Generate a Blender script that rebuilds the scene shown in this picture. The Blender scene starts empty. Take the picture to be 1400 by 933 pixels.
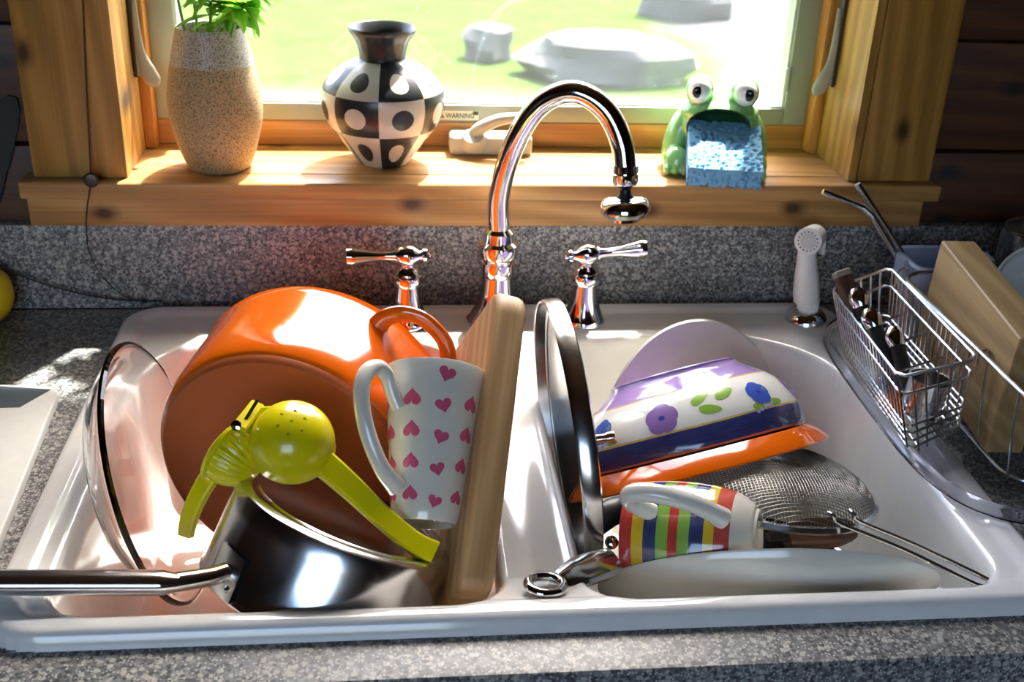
import bpy, bmesh, math, random
import numpy as np
from mathutils import Vector, Matrix
random.seed(7)
SC = bpy.context.scene
COL = SC.collection
# ------------------------------------------------------------------ camera
F = 1570.0                                   # focal length in photo pixels (1400 wide)
CAM = np.array([0.0, -1.252, 0.57])
def cam_axes(yaw, pitch, roll):
    cy, sy = math.cos(yaw), math.sin(yaw)
    f0 = np.array([sy, cy, 0]); r0 = np.array([cy, -sy, 0]); u0 = np.array([0, 0, 1.0])
    f = math.cos(pitch)*f0 - math.sin(pitch)*u0
    u = math.cos(pitch)*u0 + math.sin(pitch)*f0
    r = math.cos(roll)*r0 + math.sin(roll)*u
    return r, math.cos(roll)*u - math.sin(roll)*r0, f
CR, CU, CF = cam_axes(*[math.radians(a) for a in (6.813, 26.098, 2.435)])
def ray(x, y): return CF + (x-700)/F*CR - (y-466.5)/F*CU
def px(x, y, ax, val):                       # photo pixel -> point on the plane axis = val
    d = ray(x, y); return Vector(CAM + d*(val-CAM[ax])/d[ax])
def pd(x, y, d): return Vector(CAM + ray(x, y)*d)
cd = bpy.data.cameras.new('camera'); cam = bpy.data.objects.new('camera', cd); COL.objects.link(cam)
cam.matrix_world = Matrix(((CR[0], CU[0], -CF[0], CAM[0]), (CR[1], CU[1], -CF[1], CAM[1]), (CR[2], CU[2], -CF[2], CAM[2]), (0, 0, 0, 1)))
cd.sensor_fit = 'HORIZONTAL'; cd.sensor_width = 36; cd.lens = 36*F/1400; cd.clip_start = .02; cd.clip_end = 500
cd.dof.use_dof = True; cd.dof.focus_distance = 0.98; cd.dof.aperture_fstop = 9
SC.camera = cam
# ------------------------------------------------------------------ sky, sun, exposure
SUN_DIR = Vector((-.275, -.54, -1)).normalized()
w = bpy.data.worlds.new('world'); SC.world = w; w.use_nodes = True
nt = w.node_tree; bg = nt.nodes['Background']
sky = nt.nodes.new('ShaderNodeTexSky'); sky.sky_type = 'NISHITA'; sky.sun_disc = False
sky.sun_elevation = math.radians(61.5); sky.sun_rotation = math.radians(27); sky.air_density = 1.0; sky.dust_density = 5; sky.ozone_density = .7
nt.links.new(sky.outputs[0], bg.inputs[0]); bg.inputs[1].default_value = 0.95
sl = bpy.data.lights.new('sun', 'SUN'); sl.energy = 14.5; sl.angle = math.radians(1.6); sl.color = (1, .97, .92)
so = bpy.data.objects.new('sun', sl); COL.objects.link(so); so.rotation_euler = SUN_DIR.to_track_quat('-Z', 'Y').to_euler(); so.location = (1, 2, 4)
vs = SC.view_settings; vs.view_transform = 'Standard'; vs.look = 'None'; vs.gamma = 1; vs.use_curve_mapping = False; vs.exposure = 0.95
# ------------------------------------------------------------------ material helpers
class NT:
    def __init__(s, name):
        s.m = bpy.data.materials.new(name); s.m.use_nodes = True; s.t = s.m.node_tree
        s.b = s.t.nodes['Principled BSDF']; s.out = s.t.nodes['Material Output']
    def n(s, typ, **kw):
        nd = s.t.nodes.new('ShaderNode'+typ)
        for k, v in kw.items():
            if k.startswith('_'): setattr(nd, k[1:], v)
            else: s.set(nd, k, v)
        return nd
    def set(s, nd, k, v):
        sk = nd.inputs[int(k[1:])] if k[0] == 'i' and k[1:].isdigit() else nd.inputs[k.replace('__', ' ')]
        if isinstance(v, bpy.types.NodeSocket): s.t.links.new(v, sk)
        elif isinstance(v, bpy.types.Node): s.t.links.new(v.outputs[0], sk)
        else: sk.default_value = v
    def math(s, op, a, b=0.0, c=0.0):
        nd = s.t.nodes.new('ShaderNodeMath'); nd.operation = op
        for i, v in enumerate((a, b, c)): s.set(nd, 'i%d' % i, v)
        return nd.outputs[0]
    def coord(s, which='Object', scale=(1, 1, 1), rot=(0, 0, 0), loc=(0, 0, 0)):
        tc = s.n('TexCoord'); mp = s.n('Mapping', i0=tc.outputs[which]); mp.inputs[1].default_value = loc
        mp.inputs[2].default_value = rot; mp.inputs[3].default_value = scale
        return mp.outputs[0]
    def ramp(s, fac, stops, interp='LINEAR'):
        nd = s.n('ValToRGB', i0=fac); cr = nd.color_ramp; cr.interpolation = interp
        while len(cr.elements) < len(stops): cr.elements.new(.5)
        for e, (p, c) in zip(cr.elements, stops): e.position = p; e.color = (*c, 1) if len(c) == 3 else c
        return nd.outputs[0]
    def mix(s, fac, a, b, blend='MIX'):
        nd = s.t.nodes.new('ShaderNodeMix'); nd.data_type = 'RGBA'; nd.blend_type = blend
        for i, v in ((0, fac), (6, a), (7, b)):
            if isinstance(v, tuple) and len(v) == 3: v = (*v, 1)
            s.set(nd, 'i%d' % i, v)
        return nd.outputs[2]
    def noise(s, vec, scale, detail=3, rough=.5, dist=0):
        return s.n('TexNoise', Vector=vec, Scale=scale, Detail=detail, Roughness=rough, Distortion=dist).outputs[0]
    def bump(s, h, strength=.2, dist=.001):
        nd = s.n('Bump', Height=h, Strength=strength, Distance=dist); s.t.links.new(nd.outputs[0], s.b.inputs['Normal'])
    def P(s, **kw):
        for k, v in kw.items():
            if isinstance(v, tuple) and len(v) == 3: v = (*v, 1)
            s.set(s.b, k, v)
        return s
def lin(r, g, b): return tuple(((c/255)/12.92 if c/255 <= .04045 else ((c/255+.055)/1.055)**2.4) for c in (r, g, b))
def plain(name, col, rough=.5, metal=0, bumpy=0, bscale=300, coat=0, **kw):
    m = NT(name); v = m.coord()
    nz = m.noise(v, bscale/6, 4)
    m.P(Base__Color=m.mix(nz, tuple(c*.93 for c in col), tuple(min(1, c*1.07) for c in col)), Roughness=rough, Metallic=metal, **kw)
    if coat: m.P(Coat__Weight=coat, Coat__Roughness=.06)
    if bumpy: m.bump(m.noise(v, bscale, 3), bumpy)
    return m.m
def metal(name, col=(.72, .72, .73), rough=.12, var=.12, scale=60, stretch=(1, 1, 1)):
    m = NT(name); v = m.coord(scale=stretch)
    nz = m.noise(v, scale, 5, .6)
    m.P(Base__Color=col, Metallic=1.0, Roughness=m.math('MULTIPLY_ADD', nz, var, rough-var*.4))
    return m.m
def glass(name, col=(1, 1, 1), rough=.0, ior=1.45):
    m = NT(name); nz = m.noise(m.coord(), 40, 3)
    m.P(Base__Color=col, Roughness=m.math('MULTIPLY', nz, rough*2) if rough else 0.0, IOR=ior, Transmission__Weight=1.0)
    return m.m
def wood(name, c1, c2, dark, scale=1.0, along='x', rough=.42, knots=True, ring=22, contrast=1.0):
    m = NT(name)
    st = {'x': (.1, 1, 1), 'y': (1, .1, 1), 'z': (1, 1, .1)}[along]
    v = m.coord(scale=tuple(a*scale for a in st))
    warp = m.noise(v, 5, 3, .55)
    wv = m.n('TexWave', _bands_direction='DIAGONAL', Vector=v, Scale=ring, Distortion=7.0, Detail=3.0); wv.inputs['Detail Scale'].default_value = .9
    g = m.math('ADD', m.math('MULTIPLY', wv.outputs[1], .5*contrast), m.math('MULTIPLY', warp, .7))
    col = m.ramp(g, [(.15, c1), (.55, c2), (.95, tuple(c*.72 for c in c2))])
    fib = m.noise(m.coord(scale=tuple(a*scale*(1 if a < 1 else 8) for a in st)), 40, 3)
    col = m.mix(m.ramp(fib, [(.35, (0, 0, 0)), (.75, (.35, .35, .35))]), col, dark)
    if knots:
        sx_ = m.n('SeparateXYZ', i0=m.coord(scale=(scale,)*3)); X_, Y_, Z_ = sx_.outputs
        cv_ = m.n('CombineXYZ', X=m.math('MULTIPLY', X_, .6), Y=m.math('ADD', m.math('MULTIPLY', Y_, .35), Z_)) if along == 'x' else m.n('CombineXYZ', X=m.math('ADD', X_, m.math('MULTIPLY', Y_, .35)), Y=m.math('MULTIPLY', Z_, .6))
        vo = m.n('TexVoronoi', _voronoi_dimensions='2D', Vector=cv_, Scale=9.0, Randomness=1.0).outputs[0]
        k = m.ramp(vo, [(.03, (1, 1, 1)), (.075, (.45, .45, .45)), (.12, (0, 0, 0))])
        col = m.mix(k, col, tuple(c*.35 for c in dark))
    m.P(Base__Color=col, Roughness=rough); m.bump(fib, .15, .0006)
    return m.m
# ------------------------------------------------------------------ mesh helpers
class MB:
    def __init__(s): s.v = []; s.f = []; s.uv = {}
    def add(s, vs, fs, uvs=None):
        o = len(s.v); s.v += [tuple(p) for p in vs]
        for i, f in enumerate(fs):
            if uvs: s.uv[len(s.f)] = uvs[i]
            s.f.append(tuple(o+k for k in f))
        return s
    def xf(s, mat): s.v = [tuple(mat @ Vector(p)) for p in s.v]; return s
    def mesh(s, name, smooth=True, ang=35):
        me = bpy.data.meshes.new(name); me.from_pydata(s.v, [], s.f)
        if s.uv:
            ul = me.uv_layers.new(name='UVMap')
            for p in me.polygons:
                u = s.uv.get(p.index)
                if u:
                    for k, li in enumerate(p.loop_indices): ul.data[li].uv = u[k]
        if smooth:
            me.shade_smooth()
            if ang: me.set_sharp_from_angle(angle=math.radians(ang))
        return me
def put(name, data, mat, parent=None, mw=None, smooth=True, ang=35):
    me = data.mesh(name, smooth, ang) if isinstance(data, MB) else data
    o = bpy.data.objects.new(name, me); COL.objects.link(o)
    if mat is not None and not me.materials: me.materials.append(mat)
    if parent is not None: o.parent = parent
    if mw is not None: o.matrix_local = mw
    return o
def tag(o, label, cat, group=None):
    o['label'] = label; o['category'] = cat
    if group: o['group'] = group
    return o
def thing(name, label, cat, mw=None, group=None):
    o = bpy.data.objects.new(name, None); COL.objects.link(o); o.empty_display_size = .02
    if mw is not None: o.matrix_world = mw
    return tag(o, label, cat, group)
def struct(o): o['kind'] = 'structure'; return o
def frame(c, z, x=(1, 0, 0)):
    z = Vector(z).normalized(); x = Vector(x); x = (x - z*x.dot(z)).normalized(); y = z.cross(x)
    return Matrix(((x.x, y.x, z.x, c[0]), (x.y, y.y, z.y, c[1]), (x.z, y.z, z.z, c[2]), (0, 0, 0, 1)))
T = Matrix.Translation
def lathe(prof, segs=56, vmap=None, rib=None, sx=1.0, sy=1.0):
    b = MB(); vs = []; fs = []; uv = []
    rows = []
    for (r, z) in prof:
        if r < 1e-6: rows.append([len(vs)]); vs.append((0, 0, z))
        else:
            st = len(vs); rows.append(list(range(st, st+segs)))
            for k in range(segs):
                a = 2*math.pi*k/segs; rr = r*(rib(a, z) if rib else 1)
                vs.append((rr*math.cos(a)*sx, rr*math.sin(a)*sy, z))
    n = len(prof)
    vv = [vmap(z) if vmap else i/(n-1) for i, (r, z) in enumerate(prof)]
    for i in range(n-1):
        A, B = rows[i], rows[i+1]
        for k in range(segs):
            k2 = (k+1) % segs; u0, u1 = k/segs, (k+1)/segs
            if len(A) == 1 and len(B) == 1: continue
            if len(A) == 1: fs.append((A[0], B[k2], B[k])); uv.append(((u0, vv[i]), (u1, vv[i+1]), (u0, vv[i+1])))
            elif len(B) == 1: fs.append((A[k], A[k2], B[0])); uv.append(((u0, vv[i]), (u1, vv[i]), (u0, vv[i+1])))
            else: fs.append((A[k], A[k2], B[k2], B[k])); uv.append(((u0, vv[i]), (u1, vv[i]), (u1, vv[i+1]), (u0, vv[i+1])))
    return b.add(vs, fs, uv)
def spline(pts, n=8):                        # Catmull-Rom
    P = [Vector(p) for p in pts]; P = [2*P[0]-P[1]] + P + [2*P[-1]-P[-2]]; out = []
    for i in range(1, len(P)-2):
        for k in range(n):
            t = k/n; a, b_, c, d = P[i-1:i+3]
            out.append(.5*((2*b_)+(c-a)*t+(2*a-5*b_+4*c-d)*t*t+(3*b_-a-3*c+d)*t**3))
    out.append(P[-2]); return out
def tube(b, pts, r, segs=8, closed=False, flat=1.0, up=None, caps=True):
    P = [Vector(p) for p in pts]; n = len(P); vs = []; fs = []
    rs = r if isinstance(r, (list, tuple)) else [r]*n
    if len(rs) != n: rs = list(np.interp(np.linspace(0, 1, n), np.linspace(0, 1, len(rs)), rs))
    fl = flat if isinstance(flat, (list, tuple)) else [flat]*n
    if len(fl) != n: fl = list(np.interp(np.linspace(0, 1, n), np.linspace(0, 1, len(fl)), fl))
    prev = None
    for i in range(n):
        t = (P[(i+1) % n]-P[i-1]) if closed else (P[min(i+1, n-1)]-P[max(i-1, 0)])
        t = t.normalized()
        if up is not None: a = Vector(up); a = (a-t*a.dot(t)).normalized()
        elif prev is None:
            a = Vector((0, 0, 1)) if abs(t.z) < .9 else Vector((1, 0, 0)); a = (a-t*a.dot(t)).normalized()
        else: a = (prev-t*prev.dot(t)).normalized()
        prev = a; c = t.cross(a)
        for k in range(segs):
            th = 2*math.pi*k/segs
            vs.append(P[i]+a*(rs[i]*fl[i]*math.cos(th))+c*(rs[i]*math.sin(th)))
    for i in range(n if closed else n-1):
        j = (i+1) % n
        for k in range(segs):
            k2 = (k+1) % segs; fs.append((i*segs+k, i*segs+k2, j*segs+k2, j*segs+k))
    if not closed and caps:
        fs.append(tuple(range(segs))[::-1]); fs.append(tuple((n-1)*segs+k for k in range(segs)))
    return b.add(vs, fs)
def box(x0, x1, y0, y1, z0, z1, bev=0.0, seg=2):
    bm = bmesh.new(); bmesh.ops.create_cube(bm, size=1)
    for v in bm.verts: v.co = ((x0+x1)/2+v.co.x*(x1-x0), (y0+y1)/2+v.co.y*(y1-y0), (z0+z1)/2+v.co.z*(z1-z0))
    if bev: bmesh.ops.bevel(bm, geom=bm.edges[:], offset=bev, segments=seg, affect='EDGES', profile=.6)
    b = MB(); bm.verts.index_update(); b.add([v.co[:] for v in bm.verts], [[v.index for v in f.verts] for f in bm.faces]); bm.free(); return b
def merge(*bs):
    o = MB()
    for b in bs: o.add(b.v, b.f, [b.uv.get(i, ((0, 0),)*len(f)) for i, f in enumerate(b.f)] if b.uv else None)
    return o
def prism(poly, z0, z1, bev=0.0, seg=3, only=None):   # extruded polygon, bevelled
    bm = bmesh.new(); vs = [bm.verts.new((x, y, z0)) for x, y in poly]; f = bm.faces.new(vs)
    if f.normal.z > 0: f.normal_flip()
    r = bmesh.ops.extrude_face_region(bm, geom=[f]); bmesh.ops.translate(bm, verts=[g for g in r['geom'] if isinstance(g, bmesh.types.BMVert)], vec=(0, 0, z1-z0))
    bmesh.ops.recalc_face_normals(bm, faces=bm.faces[:])
    if bev:
        es = [e for e in bm.edges if abs(e.verts[0].co.z-e.verts[1].co.z) < 1e-6]
        bmesh.ops.bevel(bm, geom=es, offset=bev, segments=seg, affect='EDGES', profile=.5)
    b = MB(); bm.verts.index_update(); b.add([v.co[:] for v in bm.verts], [[v.index for v in f.verts] for f in bm.faces]); bm.free(); return b
def rrect(x0, x1, y0, y1, r, n=6):
    out = []
    for cx, cy, a0 in ((x1-r, y1-r, 0), (x0+r, y1-r, 90), (x0+r, y0+r, 180), (x1-r, y0+r, 270)):
        for k in range(n+1):
            a = math.radians(a0+90*k/n); out.append((cx+r*math.cos(a), cy+r*math.sin(a)))
    return out
def boolean(a_me, b_me, op='DIFFERENCE'):
    oa = bpy.data.objects.new('ba', a_me); ob = bpy.data.objects.new('bb', b_me); COL.objects.link(oa); COL.objects.link(ob)
    md = oa.modifiers.new('b', 'BOOLEAN'); md.operation = op; md.object = ob; md.solver = 'EXACT'
    dg = bpy.context.evaluated_depsgraph_get(); me = bpy.data.meshes.new_from_object(oa.evaluated_get(dg))
    bpy.data.objects.remove(oa); bpy.data.objects.remove(ob); return me
def remesh(me, vox, smooth=8):
    oa = bpy.data.objects.new('ra', me); COL.objects.link(oa)
    md = oa.modifiers.new('r', 'REMESH'); md.mode = 'VOXEL'; md.voxel_size = vox; md.use_smooth_shade = True
    s = oa.modifiers.new('s', 'SMOOTH'); s.iterations = smooth; s.factor = .5
    dg = bpy.context.evaluated_depsgraph_get(); m2 = bpy.data.meshes.new_from_object(oa.evaluated_get(dg)); bpy.data.objects.remove(oa); m2.shade_smooth(); return m2
def ellipsoid(c, r, rot=None, seg=24, rings=14):
    b = lathe([(math.sin(math.pi*i/rings) if 0 < i < rings else 0, -math.cos(math.pi*i/rings)) for i in range(rings+1)], seg)
    m = T(Vector(c)) @ (rot.to_4x4() if rot is not None else Matrix.Identity(4)) @ Matrix.Diagonal((*r, 1))
    return b.xf(m)
# ------------------------------------------------------------------ shared materials
M = {}
def granite():
    m = NT('granite_laminate'); v = m.coord()
    def spots(scale, rad, thr, ch):
        vo = m.n('TexVoronoi', Vector=v, Scale=scale); rnd_ = m.n('SeparateColor', i0=vo.outputs[1]).outputs[ch]
        return m.math('MULTIPLY', m.math('LESS_THAN', vo.outputs[0], rad), m.math('GREATER_THAN', rnd_, thr))
    a = m.n('SeparateColor', i0=m.n('TexVoronoi', Vector=v, Scale=340.0).outputs[1]).outputs[0]
    base = m.ramp(a, [(0, lin(74, 74, 76)), (.5, lin(118, 118, 118)), (1, lin(158, 156, 152))])
    base = m.mix(m.math('MULTIPLY', spots(170.0, .42, .45, 2), .85), base, lin(196, 191, 180))
    base = m.mix(m.math('MULTIPLY', spots(225.0, .40, .50, 1), .85), base, lin(46, 46, 48))
    base = m.mix(m.math('MULTIPLY', spots(390.0, .42, .55, 0), .8), base, lin(214, 210, 202))
    base = m.mix(m.math('MULTIPLY', m.noise(v, 9, 2), .3), base, lin(112, 112, 112))
    m.P(Base__Color=base, Roughness=.36, Specular__IOR__Level=.45); return m.m
M['granite'] = granite()
M['pine'] = wood('honey_pine_sill', lin(212, 168, 106), lin(192, 142, 80), lin(140, 92, 44), 1, 'x', .38)
M['pine_v'] = wood('honey_pine_upright', lin(192, 148, 74), lin(170, 124, 52), lin(116, 74, 28), 1, 'z', .4)
M['pine_dark'] = wood('dark_pine_plank', lin(104, 62, 28), lin(84, 46, 18), lin(44, 22, 9), 1, 'x', .5)
M['pine_stop'] = wood('orange_pine_stop', lin(206, 150, 78), lin(186, 122, 54), lin(130, 78, 30), 1, 'z', .4, knots=False)
M['enamel_white'] = plain('white_enamel', lin(233, 232, 228), .12, 0, coat=.6)
M['chrome'] = metal('chrome', (.74, .74, .75), .07, .06)
M['steel'] = metal('brushed_steel', (.66, .65, .64), .16, .16, 40, (1, 1, 1))
M['steel_wire'] = metal('wire_steel', (.7, .72, .74), .2, .1)
M['alu'] = plain('grey_aluminium_frame', lin(150, 152, 138), .45, .3)
M['greyplastic'] = plain('warm_grey_plastic', lin(172, 168, 150), .45)
M['black'] = plain('black_plastic', (.012, .012, .013), .4)
M['black_rubber'] = plain('black_cord_rubber', (.02, .018, .016), .6)
M['white_china'] = plain('cream_china', lin(226, 222, 208), .16, coat=.5)
M['white_plastic'] = plain('white_plastic', lin(232, 230, 222), .35)
M['dark_iron'] = plain('dark_iron', (.018, .018, .02), .38, .2)
# ================================================================== SETTING
ZS = .159                                     # sill top
XL, XR = -.284, .538                          # window opening
HEAD = 1.50
ADDED_EAVE = .76
# window wall built from horizontal planks
wall = struct(bpy.data.objects.new('wall_back', None)); COL.objects.link(wall); wall['label'] = 'dark pine plank wall around the window'
rows = [.0602+.1305*k for k in range(-9, 14)]
pid = 0
for k, z0 in enumerate(rows[:-1]):
    z1 = rows[k+1]
    for x0, x1 in ((-2.4, -.33), (.585, 2.4)) if z0 > 0.0 and z0 < HEAD else ((-2.4, 2.4),):
        p = put('plank', box(x0, x1, .016, .036, z0+.0022, z1-.0022, .003, 2), M['pine_dark'], wall)
struct(put('wall_core', merge(box(-2.4, XL-.02, .037, .19, -.92, 1.78), box(XR+.02, 2.4, .037, .19, -.92, 1.78),
    box(XL-.02, XR+.02, .037, .19, -.92, ZS-.025), box(XL-.02, XR+.02, .037, .19, HEAD+.02, 1.78)), M['pine_dark'], wall, smooth=False))
# window trims
def trimo(name, label, b, mat, ang=35):
    o = struct(put(name, b, mat, ang=ang)); o['label'] = label; return o
trimo('trim_1', 'honey pine window stool with rounded front edge', merge(box(-.397, .648, -.021, .0155, ZS-.0195, ZS, .004, 3), box(XL-.019, XR+.019, .0155, .19, ZS-.0195, ZS)), M['pine'])
trimo('trim_2', 'honey pine apron board under the window stool', box(-.394, .636, -.006, .0155, .1035, ZS-.020, .002), M['pine'])
trimo('trim_3', 'wide honey pine casing board left of the window', box(-.3835, XL-.002, -.005, .0155, ZS+.0005, 1.60, .003), M['pine_v'])
trimo('trim_4', 'wide honey pine casing board right of the window', box(XR+.011, .6385, -.005, .0155, ZS+.0005, 1.60, .003), M['pine_v'])
trimo('trim_5', 'honey pine casing board above the window', box(-.3835, .6385, -.005, .0155, HEAD, HEAD+.1, .003), M['pine'])
win = struct(bpy.data.objects.new('window_1', None)); COL.objects.link(win); win['label'] = 'casement window with grey metal sash and insect screen'
put('jamb', box(XL-.019, XL, -.004, .19, ZS+.0005, HEAD), M['pine_v'], win)
put('jamb', merge(box(XR, XR+.0095, -.0045, .19, ZS+.0005, HEAD), box(XR+.0095, XR+.019, .016, .19, ZS+.0005, HEAD)), M['pine_v'], win)
put('head_jamb', box(XL, XR, -.004, .19, HEAD, HEAD+.019), M['pine_v'], win)
YB = .1275                                    # inner face of the window unit
put('stop', box(XL, XL+.0125, .104, YB+.03, ZS+.0005, HEAD, .003), M['pine_stop'], win)
put('stop', box(XR-.0125, XR, .104, YB+.03, ZS+.0005, HEAD, .003), M['pine_stop'], win)
put('bottom_rail', box(XL+.0125, XR-.0125, YB-.002, YB+.05, ZS+.0005, .1895, .002), wood('pine_rail', lin(206, 150, 80), lin(184, 124, 58), lin(120, 72, 28), 1, 'x', .45, knots=False), win)
xa, xb = XL+.0125, XR-.0125
def sash(n, x0, x1, z0, z1): put(n, box(x0, x1, YB, YB+.035, z0, z1, .0015), M['alu'], win)
sash('sash_rail', xa+.029, xb-.029, .1895, .2105); sash('sash_stile', xa, xa+.029, .1895, HEAD); sash('sash_stile', xb-.029, xb, .1895, HEAD); sash('sash_rail', xa+.029, xb-.029, HEAD-.03, HEAD)
M['screenbead'] = plain('pale_screen_bead', lin(196, 200, 186), .4, .2)
for x0 in (xa+.029, xb-.032): put('screen_bead', box(x0, x0+.003, YB+.004, YB+.03, .2105, HEAD-.03), M['screenbead'], win)
put('screen_bead', box(xa+.032, xb-.032, YB+.004, YB+.03, .2105, .2125), M['screenbead'], win)
put('screen_latch', box(xa+.0295, xa+.035, YB-.003, YB+.004, .233, .262, .001), M['screenbead'], win)
put('screen_latch', box(xb-.035, xb-.0295, YB-.003, YB+.004, .233, .262, .001), M['screenbead'], win)
m = NT('window_glass'); tr = m.n('BsdfTransparent'); tr.inputs[0].default_value = (.97, .985, .97, 1); gl = m.n('BsdfGlossy', Roughness=.02)
fr = m.n('Fresnel', IOR=1.45); mx = m.n('MixShader', i0=fr, i1=tr, i2=gl); m.t.links.new(mx.outputs[0], m.out.inputs[0])
put('pane', MB().add([(xa+.032, YB+.028, .2125), (xb-.032, YB+.028, .2125), (xb-.032, YB+.028, HEAD-.03), (xa+.032, YB+.028, HEAD-.03)], [(0, 1, 2, 3)]), m.m, win, smooth=False)
m = NT('insect_screen'); tr = m.n('BsdfTransparent'); df = m.n('BsdfTranslucent'); df.inputs[0].default_value = (.24, .245, .22, 1)
v = m.coord(); sx = m.n('SeparateXYZ', i0=v)
gx = m.math('GREATER_THAN', m.math('FRACT', m.math('MULTIPLY', sx.outputs[0], 420)), .72); gz = m.math('GREATER_THAN', m.math('FRACT', m.math('MULTIPLY', sx.outputs[2], 420)), .72)
dust = m.ramp(m.n('TexVoronoi', Vector=v, Scale=75.0).outputs[0], [(.07, (.9, .9, .9)), (.11, (0, 0, 0))])
sw = m.n('SeparateColor', i0=m.n('TexVoronoi', Vector=v, Scale=75.0).outputs[1]).outputs[0]
dust = m.math('MULTIPLY', m.n('SeparateColor', i0=dust).outputs[0], m.math('GREATER_THAN', sw, .62))
fac = m.math('MAXIMUM', m.math('MULTIPLY', m.math('MAXIMUM', gx, gz), .22), m.math('MULTIPLY', dust, .6))
mx = m.n('MixShader', i0=fac, i1=tr, i2=df); m.t.links.new(mx.outputs[0], m.out.inputs[0])
put('insect_screen', MB().add([(xa+.032, YB+.016, .2125), (xb-.032, YB+.016, .2125), (xb-.032, YB+.016, HEAD-.03), (xa+.032, YB+.016, HEAD-.03)], [(0, 1, 2, 3)]), m.m, win, smooth=False)
# warning sticker on the sash rail
stk = put('warning_sticker', box(.0585, .112, YB-.0006, YB, .1925, .2035), plain('sticker_cream', lin(214, 208, 180), .5), win, smooth=False)
def text(s, size, loc, mat, parent, name, w=1.0):
    cu = bpy.data.curves.new('t', 'FONT'); cu.body = s; cu.size = size; cu.extrude = .00012; cu.offset = size*.018
    o = bpy.data.objects.new('t', cu); COL.objects.link(o); dg = bpy.context.evaluated_depsgraph_get(); me = bpy.data.meshes.new_from_object(o.evaluated_get(dg)); bpy.data.objects.remove(o)
    r = put(name, me, mat, parent); r.matrix_local = T(Vector(loc)) @ Matrix.Rotation(math.pi/2, 4, 'X') @ Matrix.Diagonal((w, 1, 1, 1)); return r
M['ink'] = plain('dark_ink', lin(58, 54, 40), .6)
text('WARNING', .0088, (.0715, YB-.0008, .1945), M['ink'], stk, 'lettering', .82)
put('warning_triangle', prism([(0, 0), (.0075, 0), (.00375, .0068)], 0, .0002), M['ink'], stk, T(Vector((.0625, YB-.0007, .1946))) @ Matrix.Rotation(math.pi/2, 4, 'X'), smooth=False)
put('exclamation_mark', prism([(0, 0), (.001, 0), (.001, .0038), (0, .0038)], 0, .0003), plain('sticker_cream_mark', lin(214, 208, 180), .5), stk, T(Vector((.06575, YB-.0008, .1954))) @ Matrix.Rotation(math.pi/2, 4, 'X'), smooth=False)
put('sticker_code_block', box(.105, .1115, YB-.001, YB-.0006, .1985, .203), M['ink'], stk, smooth=False)
# room shell
struct(put('floor', box(-2.4, 2.4, -3.6, .19, -.95, -.92), wood('floor_boards', lin(150, 104, 60), lin(124, 82, 44), lin(70, 42, 20), .6, 'y', .4), smooth=False))
struct(put('ceiling', box(-2.4, 2.4, -3.6, .19, 1.78, 1.84), wood('ceiling_boards', lin(150, 104, 60), lin(124, 82, 44), lin(70, 42, 20), .6, 'x', .6), smooth=False))
struct(put('wall_left', box(-2.46, -2.4, -3.6, .19, -.95, 1.84), M['pine_dark'], smooth=False))
struct(put('wall_right', box(2.4, 2.46, -3.6, .19, -.95, 1.84), M['pine_dark'], smooth=False))
struct(put('wall_front', merge(box(-2.4, -1.6, -3.66, -3.6, -.95, 1.84), box(.2, 2.4, -3.66, -3.6, -.95, 1.84), box(-1.6, .2, -3.66, -3.6, -.95, .1), box(-1.6, .2, -3.66, -3.6, 1.5, 1.84)), M['pine_dark'], smooth=False))
struct(put('added_eave', box(-3, 3, .19, ADDED_EAVE, 1.78, 1.84), M['pine_dark'], smooth=False))['label'] = 'unseen roof overhang added outside above the window to limit the sun'  # unseen overhang, added and sized so direct sun stops behind the bowls
# outside
def ground_mat():
    m = NT('lawn_and_gravel'); v = m.coord()
    n1 = m.noise(v, 3.0, 5, .6); n2 = m.noise(v, 40, 3, .6)
    gr = m.ramp(n1, [(.3, (.036, .066, .013)), (.7, (.056, .090, .024))])
    gr = m.mix(m.math('MULTIPLY', n2, .5), gr, (.042, .074, .017))
    sp = m.noise(v, 60, 2); gv = m.ramp(sp, [(.35, (.060, .060, .058)), (.65, (.110, .108, .104))])
    s = m.n('SeparateXYZ', i0=v)
    e = m.math('ADD', m.math('SUBTRACT', s.outputs[0], m.math('MULTIPLY', s.outputs[1], .115)), m.math('MULTIPLY', m.math('SUBTRACT', m.noise(v, .9, 3), .5), 1.6))
    k = m.n('MapRange', i0=e); k.inputs[1].default_value = 1.45; k.inputs[2].default_value = 1.95
    # a bare strip close to the house
    e2 = m.math('ADD', s.outputs[1], m.math('MULTIPLY', m.noise(v, 1.4, 3), 1.0)); k2 = m.n('MapRange', i0=e2); k2.inputs[1].default_value = 7.6; k2.inputs[2].default_value = 7.0
    m.P(Base__Color=m.mix(m.math('MAXIMUM', k.outputs[0], m.math('MULTIPLY', k2.outputs[0], .6)), gr, gv), Roughness=.95, Specular__IOR__Level=0.0); m.bump(n2, .6, .02); return m.m
GZ = -1.45
struct(put('ground', MB().add([(-60, .6, GZ), (60, .6, GZ), (60, 80, GZ), (-60, 80, GZ)], [(0, 1, 2, 3)]), ground_mat(), smooth=False))
M['rock'] = plain('pale_rock', (.13, .128, .12), .95, 0, .8, 12, Specular__IOR__Level=0.0)
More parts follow.
